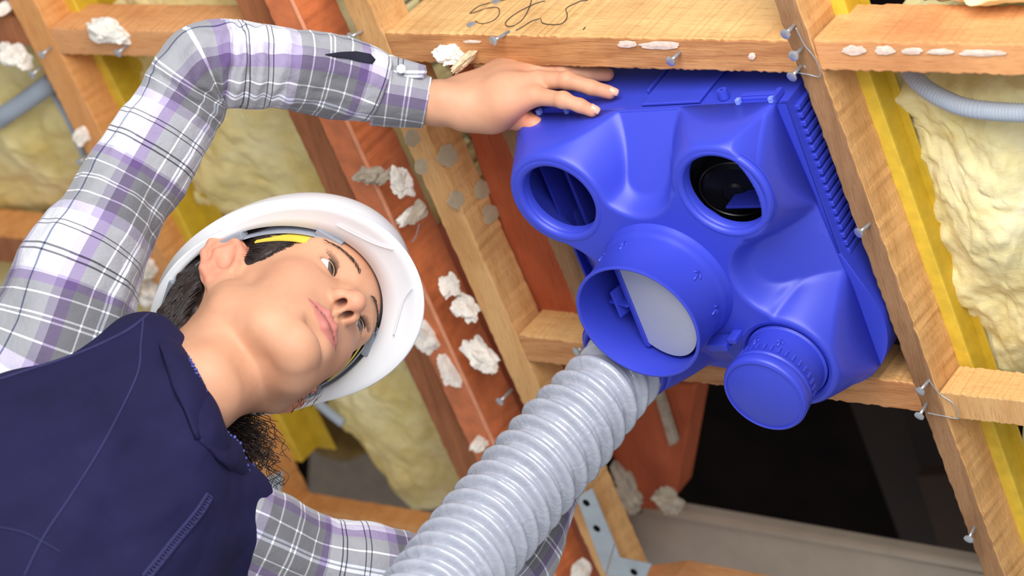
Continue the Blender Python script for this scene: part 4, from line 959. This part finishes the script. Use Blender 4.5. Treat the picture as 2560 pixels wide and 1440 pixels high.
for k, (r0, r1) in {'p': (.0165, .0105), 'r': (.0190, .0115), 'm': (.0185, .0118), 'i': (.017, .011)}.items():
    a = P(*{'p': (1170, 285), 'r': (1165, 262), 'm': (1165, 240), 'i': (1165, 228)}[k], DW - .006 + {'p': 0, 'r': 0, 'm': .008, 'i': .02}[k]); b = P(*K[k], kd[k]); mdl = a * .45 + b * .55 + (P(0, 0, 1) * 0)
    hp.chain([a, mdl, b], [.0175, r0, r1], .012)
hp.ell(P(1230, 285, DW - .008), (.022, .020, .018), .015)                  # heel of the hand
hp.cap(P(1112, 238, DW - .018), P(1125, 240, DW - .016), .0075, .007, .012)  # wrist bone
F_ = {'p': [(1338, 240), (1408, 250), (1450, 264), (1480, 277)], 'r': [(1345, 201), (1418, 201), (1478, 219), (1524, 231)],
      'm': [(1345, 180), (1412, 178), (1470, 184), (1518, 186)], 'i': [(1335, 168), (1400, 166), (1455, 169), (1496, 174)]}
tips = {'p': dP, 'r': dR, 'm': dM, 'i': dI}
for k, pp in F_.items():
    fr_ = [0, .45, .78, 1]; lift = [0, -.010, -.006, 0]
    pts = [P(x, y, kd[k] + (tips[k] - kd[k]) * f + l) for (x, y), f, l in zip(pp, fr_, lift)]
    hp.chain(pts, {'p': [.0092, .0074, .0067, .0062], 'r': [.0098, .0082, .0073, .0068], 'm': [.0100, .0084, .0076, .0069], 'i': [.0098, .0082, .0074, .0068]}[k], .0035)
    hp.ell(pts[1], (.0080,) * 3, .004)
th = [P(1190, 285, DW + .02), P(1245, 292, DW + .015), P(1300, 296, DW - .005), P(1338, 314, DW - .028)]
hp.chain(th, [.016, .013, .0108, .0095], .006)
pV, pF = hp.net(); pV = relax(pV, pF, 2)
# colour: warmer fingertips, knuckles and the shaded thumb side
pT = np.zeros((len(pV), 4)); pT[:, 3] = 1
for c_, r_, w_ in [(tR, .014, .5), (tP, .014, .5), (tM, .014, .5), (th[3], .03, .75), (th[2], .025, .6)] + [(P(*F_[k][1], kd[k] - .012), .010, .35) for k in F_]:
    pT[:, 1] = np.maximum(pT[:, 1], w_ * np.exp(-(np.linalg.norm(pV - c_, axis=1) / r_) ** 2))
# ------------------------------------------------------------------ body inside the clothes
LB = np.array([.68, .73, 0]); LB = nrm(LB); FB = np.array([LB[1], -LB[0], 0]); UP = np.array([0, 0, 1.])
ARM_R = [P(60, 1010, 2.38), P(130, 890, 2.37), P(193, 705, 2.38), P(252, 588, 2.395), P(310, 485, 2.41), P(375, 372, 2.42), P(450, 248, 2.43), P(508, 172, 2.43), P(600, 166, 2.44), P(700, 168, 2.45), P(800, 183, 2.462), P(885, 203, 2.472), P(940, 222, 2.48)]
RAD_R = [.085, .078, .0600, .052, .0484, .0450, .0430, .0440, .0450, .0412, .0415, .0395, .0350]
ARM_L = [P(560, 1330, 2.34), P(660, 1375, 2.35), P(780, 1425, 2.365), P(910, 1448, 2.38), P(1050, 1468, 2.40), P(1180, 1480, 2.41), P(1270, 1400, 2.43), P(1324, 1295, 2.46), P(1366, 1205, 2.495), P(1388, 1160, 2.51)]
RAD_L = [.058, .055, .053, .052, .050, .048, .043, .041, .038, .035]
TC = P(215, 1290, 2.265)
bd = SDF(np.minimum.reduce([TC - .4, *ARM_R]) - .02, np.maximum.reduce([TC + .3, *ARM_R, *ARM_L]) + .06, .006)
def ME(): return np.array([LB, FB, UP])
bd.ell(TC - UP * .04 - FB * .02, (.125, .070, .20), .03, M=ME()); bd.chain([ARM_R[0] - UP * .02] + ARM_R[1:] + [W0, W1], [.05, .045, .040, .038, .036, .034, .032, .031, .030, .028, .026, .024, .022, .017, .013], .02)
bd.chain(ARM_L, [.040, .038, .036, .034, .033, .032, .029, .027, .024, .021], .02); NBw = HL(NB)
NBd = NBw - UP * .035 - FB * .02; bd.cap(NBd, ARM_R[1] - UP * .04, .030, .035, .03); bd.cap(NBd, ARM_L[0], .030, .035, .03); bd.cap(NBd, TC + UP * .08, .030, .07, .03)
# other hand, behind the hose
hb = SDF(P(1440, 1060, 2.50) - .11, P(1440, 1060, 2.50) + .11, .0022); LH = P(1380, 1160, 2.515); ax_ = nrm(P(1425, 1065, 2.56) - LH)
sd_ = nrm(np.cross(ax_, P(1400, 1100, 1) - CAM))
hb.chain([LH - ax_ * .03, LH, LH + ax_ * .05], [.022, .020, .021], .01)
for k, o_ in enumerate((-.026, -.009, .009, .025)):
    hb.chain([LH + ax_ * .02 + sd_ * o_ * .7, LH + ax_ * .060 + sd_ * o_, LH + ax_ * (.078 + .008 * (k in (1, 2))) + sd_ * o_ * 1.05, LH + ax_ * (.092 + .01 * (k in (1, 2))) + sd_ * o_ * .9 - nrm(ray(1400, 1100)) * .012], [.012, .0095, .008, .007], .004)
hb.chain([LH + ax_ * .01 - sd_ * .02, LH + ax_ * .045 - sd_ * .040, LH + ax_ * .075 - sd_ * .042], [.013, .0105, .0085], .006)
bV, bF = bd.net(); lV, lF = hb.net()
allV = [HL(hV), pV, bV, lV]; allF = [hF, pF, bF, lF]; off = 0; FF = []
for v, f in zip(allV, allF): FF.append(f + off); off += len(v)
zT = lambda n: np.tile([0, 0, 0, 1.], (n, 1))
body = npmesh('body', np.concatenate(allV), np.concatenate(FF), M['skin'], person)
ca = body.data.color_attributes.new('tint', 'FLOAT_COLOR', 'POINT'); ca.data.foreach_set('color', np.concatenate([hT, pT, zT(len(bV)), zT(len(lV))]).ravel())
M['nail'] = plain('fingernail', (222, 168, 146), .32, .03, 40, 0)
for k, (a, b_) in {'r': ((1524, 226), (1540, 231)), 'p': ((1478, 269), (1494, 277))}.items():
    c = P(*a, tips[k] - .006); d = nrm(P(*b_, tips[k] + .0) - P(*a, tips[k])); nn = -nrm(ray(*a)); nn = nrm(nn - d * (nn @ d)); sx = np.cross(d, nn); mb = MB()
    vs_ = []; 
    for i in range(9):
        for j in range(9):
            u, v = i / 4 - 1, j / 4 - 1; vs_.append(c + d * (.0050 * u + .004) + sx * .0042 * v * math.sqrt(max(.05, 1 - .45 * max(0, u) ** 2)) + nn * (.0012 - .0022 * v * v - .0010 * u * u))
    nl = mesh('fingernail', vs_, [(i * 9 + j, i * 9 + j + 1, i * 9 + j + 10, i * 9 + j + 9) for i in range(8) for j in range(8)], M['nail'], person, smooth=True); so = nl.modifiers.new('t', 'SOLIDIFY'); so.thickness = .0006
# ------------------------------------------------------------------ plaid shirt
def plaid():
    m, nt, b = newmat('purple_grey_plaid'); tc = N(nt, 'ShaderNodeTexCoord'); sp = N(nt, 'ShaderNodeSeparateXYZ'); nt.links.new(tc.outputs['UV'], sp.inputs[0])
    W = (.80, .80, .84, 1); G = (.29, .29, .31, 1); PU = (.25, .18, .35, 1); LPU = (.58, .53, .68, 1); DK = (.10, .10, .13, 1); BL = (.16, .20, .34, 1); WL = (.92, .92, .92, 1)
    def fr(out, sc, o):
        n = N(nt, 'ShaderNodeMath', operation='MULTIPLY_ADD'); nt.links.new(out, n.inputs[0]); n.inputs[1].default_value = sc; n.inputs[2].default_value = o
        f = N(nt, 'ShaderNodeMath', operation='FRACT'); nt.links.new(n.outputs[0], f.inputs[0]); return f.outputs[0]
    def lines(base, lst):
        st = []; 
        for (a, c) in base: st.append((a, c))
        return st
    # along (v): bands around the limb ; across (u): bands along the limb
    SV = [(0, W), (.10, DK), (.110, W), (.135, DK), (.145, W), (.27, DK), (.280, W), (.305, DK), (.315, W), (.42, LPU), (.49, G), (.57, WL), (.580, G), (.69, WL), (.700, G), (.722, WL), (.732, G), (.85, WL), (.860, G), (.92, PU), (.98, LPU)]
    SU = [(0, W), (.19, BL), (.205, W), (.36, LPU), (.42, PU), (.50, G), (.60, WL), (.610, G), (.70, (.7, .74, .84, 1)), (.715, G), (.73, (.8, .82, .9, 1)), (.75, G), (.84, WL), (.850, G), (.90, PU), (.95, LPU)]
    cv = ramp(nt, fr(sp.outputs[1], 1 / .135, .1), SV, 'CONSTANT'); cu_ = ramp(nt, fr(sp.outputs[0], 1 / .150, .0), SU, 'CONSTANT')
    c = mix(nt, cv, cu_, 1.0, 'MULTIPLY'); c2 = mix(nt, cv, cu_, .5); c = mix(nt, c, c2, .25)
    wn = N(nt, 'ShaderNodeTexNoise', Scale=900.0, Detail=2); nt.links.new(coords(nt, (1, 1, 1), out='UV'), wn.inputs['Vector'])
    nt.links.new(c, b.inputs['Base Color']); b.inputs['Roughness'].default_value = .9; b.inputs['Specular IOR Level'].default_value = .15; b.inputs['Sheen Weight'].default_value = .2
    n = noise_tex(nt, coords(nt), 34, 5, .6); pv = bump(nt, b, n, .5, .008); bump(nt, b, wn.outputs[0], .15, .0006, pv); return m
M['plaid'] = plaid()
def sleeve(name, ctr, rad, parent, up, seam=0.0, fold=.0035, elbow=None, u0=0.0, v0=0.0, n=110, ecc=None):
    c = catmull(ctr, 14); cr = catmull([(r_, 0, 0) for r_ in rad], 14)[:, 0]
    L = np.concatenate([[0], np.cumsum(np.linalg.norm(np.diff(c, axis=0), axis=1))]); k = int(L[-1] / .0026); s_ = np.linspace(0, L[-1], k + 1)
    c = np.array([np.interp(s_, L, c[:, q]) for q in range(3)]).T; r_ = np.interp(s_, L, cr); T, A, B = frames(c, up); vs = []; uv = []
    for i in range(k + 1):
        for j in range(n + 1):
            q = 2 * math.pi * j / n + seam; x = math.cos(q); y = math.sin(q)
            d = fold * (1.1 * noise.noise(Vector((x * 1.4, y * 1.4, s_[i] * 13 + seam))) + .55 * noise.noise(Vector((x * 2.4 + 3, y * 2.4, s_[i] * 34))) + .25 * noise.noise(Vector((x * 5, y * 5, s_[i] * 60))))
            if elbow:
                w = math.exp(-((s_[i] - elbow[0]) / elbow[1]) ** 2); inn = max(0, x * elbow[2] + y * elbow[3])
                d += w * inn * (.0045 * math.sin(s_[i] * 330 + 3 * x + 2 * noise.noise(Vector((x * 2, y * 2, s_[i] * 20)))))
            rr = r_[i] + d; vs.append(c[i] + rr * (x * A[i] + y * B[i])); uv.append(((2 * math.pi * j / n + seam - 4.62) * r_[i] + .063 + u0 + .003 * noise.noise(Vector((s_[i] * 9, x, y))), s_[i] + v0))
    W_ = n + 1; fs = [(i * W_ + j, i * W_ + j + 1, (i + 1) * W_ + j + 1, (i + 1) * W_ + j) for i in range(k) for j in range(n)]
    o = mesh(name, vs, fs, M['plaid'], parent, smooth=True); ul = o.data.uv_layers.new(name='UVMap'); arr = np.array([uv[l.vertex_index] for l in o.data.loops]); ul.data.foreach_set('uv', arr.ravel())
    return o, np.array(vs), fs
VIEW = -nrm(ray(700, 400))
def inner_dir(ctr, i, target):
    return
shirt = thing('shirt_holder', (0, 0, 0), 'x', 'x') if False else person
slR, slRv, slRf = sleeve('shirt_sleeve', ARM_R, RAD_R, person, VIEW, .5, .0055, (.395, .055, .2, -1.0), u0=.0, v0=.0)
slL, slLv, slLf = sleeve('shirt_sleeve', ARM_L, RAD_L, person, VIEW, .5, .004, (.24, .05, 0, 1), u0=.06, v0=.03)
cf, _, _ = sleeve('shirt_cuff', [P(934, 236, 2.482), P(985, 243, 2.483), P(1030, 250, 2.484), P(1068, 257, 2.485)], [.0312, .0300, .0275, .0255], person, VIEW, .5, .0012, None, u0=.00, v0=.05)
for o in (slR, slL, cf): so = o.modifiers.new('t', 'SOLIDIFY'); so.thickness = .0012; so.offset = -1
from mathutils.bvhtree import BVHTree
bvR = BVHTree.FromPolygons([tuple(v) for v in slRv], fs if False else slRf)
def hit(bv, px, py, lift=0.0, fall=2.45):
    r = ray(px, py); L = np.linalg.norm(r); h = bv.ray_cast(Vector(CAM), Vector(r / L))
    p = np.array(h[0]) if h[0] is not None else P(px, py, fall); return p - r / L * lift
# open placket near the cuff: a dark patch painted as the shade inside
def dome(name, outline, bv, mat, parent, lift, thick=.0015, fall=2.46, rings_=5, puff=.002):
    n = len(outline); cx = sum(p[0] for p in outline) / n; cy = sum(p[1] for p in outline) / n; vs = []
    for k in range(rings_):
        f = 1 - k / rings_
        for (x, y) in outline: vs.append(hit(bv, cx + (x - cx) * f, cy + (y - cy) * f, lift + puff * math.sqrt(1 - f * f), fall))
    vs.append(hit(bv, cx, cy, lift + puff, fall)); fs = []
    for k in range(rings_ - 1):
        for i in range(n): fs.append((k * n + i, k * n + (i + 1) % n, (k + 1) * n + (i + 1) % n, (k + 1) * n + i))
    for i in range(n): fs.append(((rings_ - 1) * n + i, (rings_ - 1) * n + (i + 1) % n, len(vs) - 1))
    o = mesh(name, vs, fs, mat, parent, smooth=True); so = o.modifiers.new('t', 'SOLIDIFY'); so.thickness = thick; so.offset = -1; return o
M['navy_dk'] = plain('gap_shade_dark', (22, 22, 40), .9, .2, 200, .4, .0008)
dome('placket_gap', [(812, 137), (850, 132), (890, 130), (925, 136), (938, 150), (930, 160), (905, 155), (870, 147), (838, 141)], bvR, M['navy_dk'], slR, .0008, puff=.0005)
def strip(name, pts, rad, mat, parent, bv=None, lift=0, fall=2.45, flat=1.0):
    pts = [(p[0], p[1]) for p in catmull([(x, y, 0) for x, y in pts], 7)]
    b = MB(); q = [hit(bv, x, y, lift, fall) if bv else P(x, y, fall) for x, y in pts]; c = catmull(q, 2); b.tube(c, rad, 10); return b.build(name, mat, parent, True)
def uvflat(o, sx=1.0):
    ul = o.data.uv_layers.new(name='UVMap'); co = [v.co for v in o.data.vertices]
    for l in o.data.loops:
        p = np.array(co[l.vertex_index]) - CAM; c = RW.T @ p; ul.data[l.index].uv = (c[1] * 1.0 + .05, c[0])
tab_pts = [(930, 132), (965, 136), (1000, 148), (1035, 158), (1062, 166), (1064, 180), (1055, 196), (1030, 196), (1000, 190), (970, 172), (940, 158)]
tv = [P(x, y, 2.462) for x, y in tab_pts]; tn = -nrm(ray(1000, 170)); k = len(tv); cen = sum(tv) / k + tn * .003
tab = mesh('cuff_tab', tv + [v - tn * .004 for v in tv] + [cen], [(i, (i + 1) % k, 2 * k) for i in range(k)] + [(i, k + i, k + (i + 1) % k, (i + 1) % k) for i in range(k)] + [tuple(range(k, 2 * k))], M['plaid'], cf, smooth=False); uvflat(tab); bevel(tab, .0012)
b = MB(); bc = P(1003, 172, 2.455); b.tube([bc, bc + tn * .0018, bc + tn * .0022], [.0042, .0044, .003], 18); b.build('button', M['hat'], tab, sh=30)
# ------------------------------------------------------------------ navy vest
def vestmat():
    m, nt, b = newmat('navy_cloth'); n = noise_tex(nt, coords(nt), 12, 5, .6); n2 = noise_tex(nt, coords(nt), 1200, 2, .5)
    nt.links.new(ramp(nt, n, [(.3, lin((23, 21, 52))), (.7, lin((31, 28, 67)))]), b.inputs['Base Color']); b.inputs['Roughness'].default_value = .85; b.inputs['Specular IOR Level'].default_value = .2; b.inputs['Sheen Weight'].default_value = .05; b.inputs['Sheen Tint'].default_value = lin((90, 90, 160))
    wv = N(nt, 'ShaderNodeTexNoise', Scale=9.0, Detail=3, Roughness=.5, Distortion=.6); nt.links.new(coords(nt, (1, 1, .45)), wv.inputs['Vector'])
    pv = bump(nt, b, wv.outputs[0], .55, .03); bump(nt, b, n2, .12, .0005, pv); return m
M['navy'] = vestmat(); M['navy_seam'] = plain('navy_seam', (34, 32, 80), .8, .1, 300, .2)
vt = SDF(TC - np.array([.36, .36, .30]), TC + np.array([.34, .34, .34]), .0042)
vt.ell(TC - UP * .09 - FB * .01, (.155, .105, .22), .03, M=ME())
E1 = [(-120, 1135), (20, 1105), (150, 1062), (250, 1018), (325, 955), (352, 905)]
vt.chain([P(x, y, 2.30 + .00012 * (x)) for x, y in E1], [.046, .046, .045, .044, .042, .036], .04)
E2 = [(596, 1240), (566, 1270), (545, 1330), (505, 1420), (450, 1530), (380, 1700)]
vt.chain([P(x, y, 2.335) for x, y in E2], [.022, .034, .042, .046, .05, .06], .03)
vt.chain([P(372, 858, 2.345), P(382, 900, 2.325), P(408, 985, 2.290), P(448, 1120, 2.285), P(505, 1215, 2.31)], [.020, .026, .030, .028, .026], .03)
vt.ell(P(300, 1150, 2.275), (.065, .045, .06), .05, M=ME()); vt.ell(P(250, 1330, 2.245), (.10, .07, .10), .06, M=ME())
vt.chain([NBw + UP * .004, NBw + nrm(HL((0, -.01, -.06)) - NBw) * .15], [.030, .050], .006, True)
vV, vF = vt.net(); vV = relax(vV, vF, 3)
for i in range(len(vV)):
    v = Vector(vV[i]); q = (vV[i] - TC); a = q @ LB; z_ = q[2]
    vV[i] = vV[i] + FB * (.006 + .014 * noise.noise(Vector((a * 13 + z_ * 5, z_ * 2.5, 1.7))) + .007 * noise.noise(Vector((a * 30 - z_ * 10, z_ * 6, 5.1))))
bvN = BVHTree.FromPolygons([tuple(v) for v in HL(hV)], [tuple(f) for f in hF.tolist()])
vest = npmesh('vest', vV, vF, M['navy'], person); bvV = BVHTree.FromPolygons([tuple(v) for v in vV], [tuple(f) for f in vF.tolist()])
def vstrip(name, pts, rad, mat, lift=.0004, parent=vest): return strip(name, pts, rad, mat, parent, bvV, lift, 2.4)
vstrip('seam', [(358, 800), (352, 860), (345, 930), (300, 1030), (240, 1140), (170, 1250), (110, 1340), (60, 1440)], .0012, M['navy_seam'])
vstrip('seam', [(0, 1318), (60, 1332), (120, 1362), (150, 1380)], .0008, M['navy_seam'])
vstrip('zip_pocket_edge', [(528, 1245), (500, 1290), (450, 1350), (410, 1400), (370, 1450)], .0022, M['navy_seam'])
vstrip('zip_pocket_edge', [(518, 1235), (486, 1282), (436, 1342), (396, 1392), (356, 1440)], .0018, M['navy_seam'])
vstrip('armhole_hem', [(0, 948), (70, 925), (150, 900), (240, 865), (320, 825), (372, 785)], .0016, M['navy_seam'])
def teeth(name, pts3, parent, mat, step=.0036, sz=.0016):
    c, s_ = resample(catmull(pts3, 12), step); b = MB(); T, A, B = frames(c, VIEW)
    for i in range(len(c)):
        o_ = (1 if i % 2 else -1) * .0007; b.box((-sz * .42, -sz * .9, -sz * .55), (sz * .42, sz * .9, sz * .55), lambda p, i=i, o_=o_: c[i] + T[i] * p[0] + A[i] * (p[1] + o_) + B[i] * p[2])
    return b.build(name, mat, parent)
M['zip'] = plain('zip_teeth', (78, 88, 168), .35, .1, 60, 0)
teeth('zip_teeth', [hit(bvV, x, y, .0015) for x, y in [(523, 1240), (493, 1286), (443, 1346), (403, 1396), (363, 1445)]], vest, M['navy_seam'], .0034, .002)
# stand-up collar
def collar_strip(name, bot, top, parent=vest, th=.004, mat=M['navy'], ns=44, nt_=10, bulge=.006):
    Bc = resample(catmull([P(*p) for p in bot], 14), 1)[0] if False else catmull([P(*p) for p in bot], 14); Tc = catmull([P(*p) for p in top], 14)
    def rs(c, n):
        L = np.concatenate([[0], np.cumsum(np.linalg.norm(np.diff(c, axis=0), axis=1))]); s_ = np.linspace(0, L[-1], n); return np.array([np.interp(s_, L, c[:, k]) for k in range(3)]).T
    Bc = rs(Bc, ns); Tc = rs(Tc, ns); vs = []; ctr = NBw
    for i in range(ns):
        for j in range(nt_ + 1):
            f = j / nt_; p = Bc[i] * (1 - f) + Tc[i] * f; o_ = nrm(p - ctr); vs.append(p + o_ * bulge * math.sin(math.pi * f) + o_ * .0012 * noise.noise(Vector(p * 60)))
    W_ = nt_ + 1; fs = [(i * W_ + j, i * W_ + j + 1, (i + 1) * W_ + j + 1, (i + 1) * W_ + j) for i in range(ns - 1) for j in range(nt_)]
    o = mesh(name, vs, fs, mat, parent, smooth=True); so = o.modifiers.new('t', 'SOLIDIFY'); so.thickness = th; so.offset = 0; return o, Tc
bvN = BVHTree.FromPolygons([tuple(v) for v in HL(hV)], [tuple(f) for f in hF.tolist()])
def dep(bv, x, y, dflt, lift):
    h_ = bv.ray_cast(Vector(CAM), Vector(nrm(ray(x, y)))); return (h_[3] / np.linalg.norm(ray(x, y)) - lift) if h_[0] else dflt
def colpts(bot, top):
    t3 = [(x, y, min(d, dep(bvN, x, y, 9, .005)) if vis else d) for x, y, d, vis in top]
    b3 = [(x, y, min(dep(bvV, x, y, 9, .003), dep(bvN, x, y, 9, .006), d) if vis else d) for x, y, d, vis in bot]
    return b3, t3
bR, tR_ = colpts([(560, 1150, 2.42, 0), (470, 1060, 2.46, 0), (395, 930, 2.42, 0), (386, 850, 2.36, 0), (402, 872, 2.32, 1), (432, 965, 2.30, 1), (470, 1045, 2.29, 1), (492, 1098, 2.28, 1)],
                 [(590, 1100, 2.42, 0), (500, 1000, 2.46, 0), (425, 890, 2.42, 0), (418, 845, 2.365, 0), (438, 852, 2.33, 1), (482, 915, 2.31, 1), (518, 990, 2.30, 1), (522, 1068, 2.29, 1)])
colR, tcR = collar_strip('collar', bR, tR_)
bL, tL_ = colpts([(500, 1100, 2.28, 1), (530, 1130, 2.285, 1), (562, 1165, 2.30, 1), (590, 1192, 2.32, 0), (590, 1190, 2.36, 0), (565, 1155, 2.42, 0)],
                 [(524, 1074, 2.29, 1), (560, 1080, 2.30, 1), (598, 1110, 2.305, 0), (620, 1180, 2.315, 0), (632, 1165, 2.36, 0), (592, 1102, 2.42, 0)])
colL, tcL = collar_strip('collar', bL, tL_); ZD = tR_[-1][2] - .006
teeth('zip_teeth', [p + VIEW * .0035 for p in tcR[20::4]] + [tcR[-1] + VIEW * .0035], colR, M['zip'], .0036, .0022); teeth('zip_teeth', [p + VIEW * .0035 for p in tcL[:30:4]], colL, M['zip'], .0036, .0022)
b = MB(); zc = P(517, 1092, ZD); zd = nrm(P(497, 1130, ZD - .004) - zc); zn = -nrm(ray(517, 1090)); zs = np.cross(zd, zn)
b.box((-.008, -.005, 0), (.006, .005, .003), lambda p: zc + p[0] * zd + p[1] * zs + p[2] * zn); b.box((.004, -.0035, .001), (.020, .0035, .0028), lambda p: zc + p[0] * zd + p[1] * zs + p[2] * zn)
pl = b.build('zip_puller', M['zip'], vest); bevel(pl, .0008)
b = MB(); b.box((.012, -.0018, .0026), (.017, .0018, .0031), lambda p: zc + p[0] * zd + p[1] * zs + p[2] * zn); b.build('puller_slot', M['navy_dk'], pl)
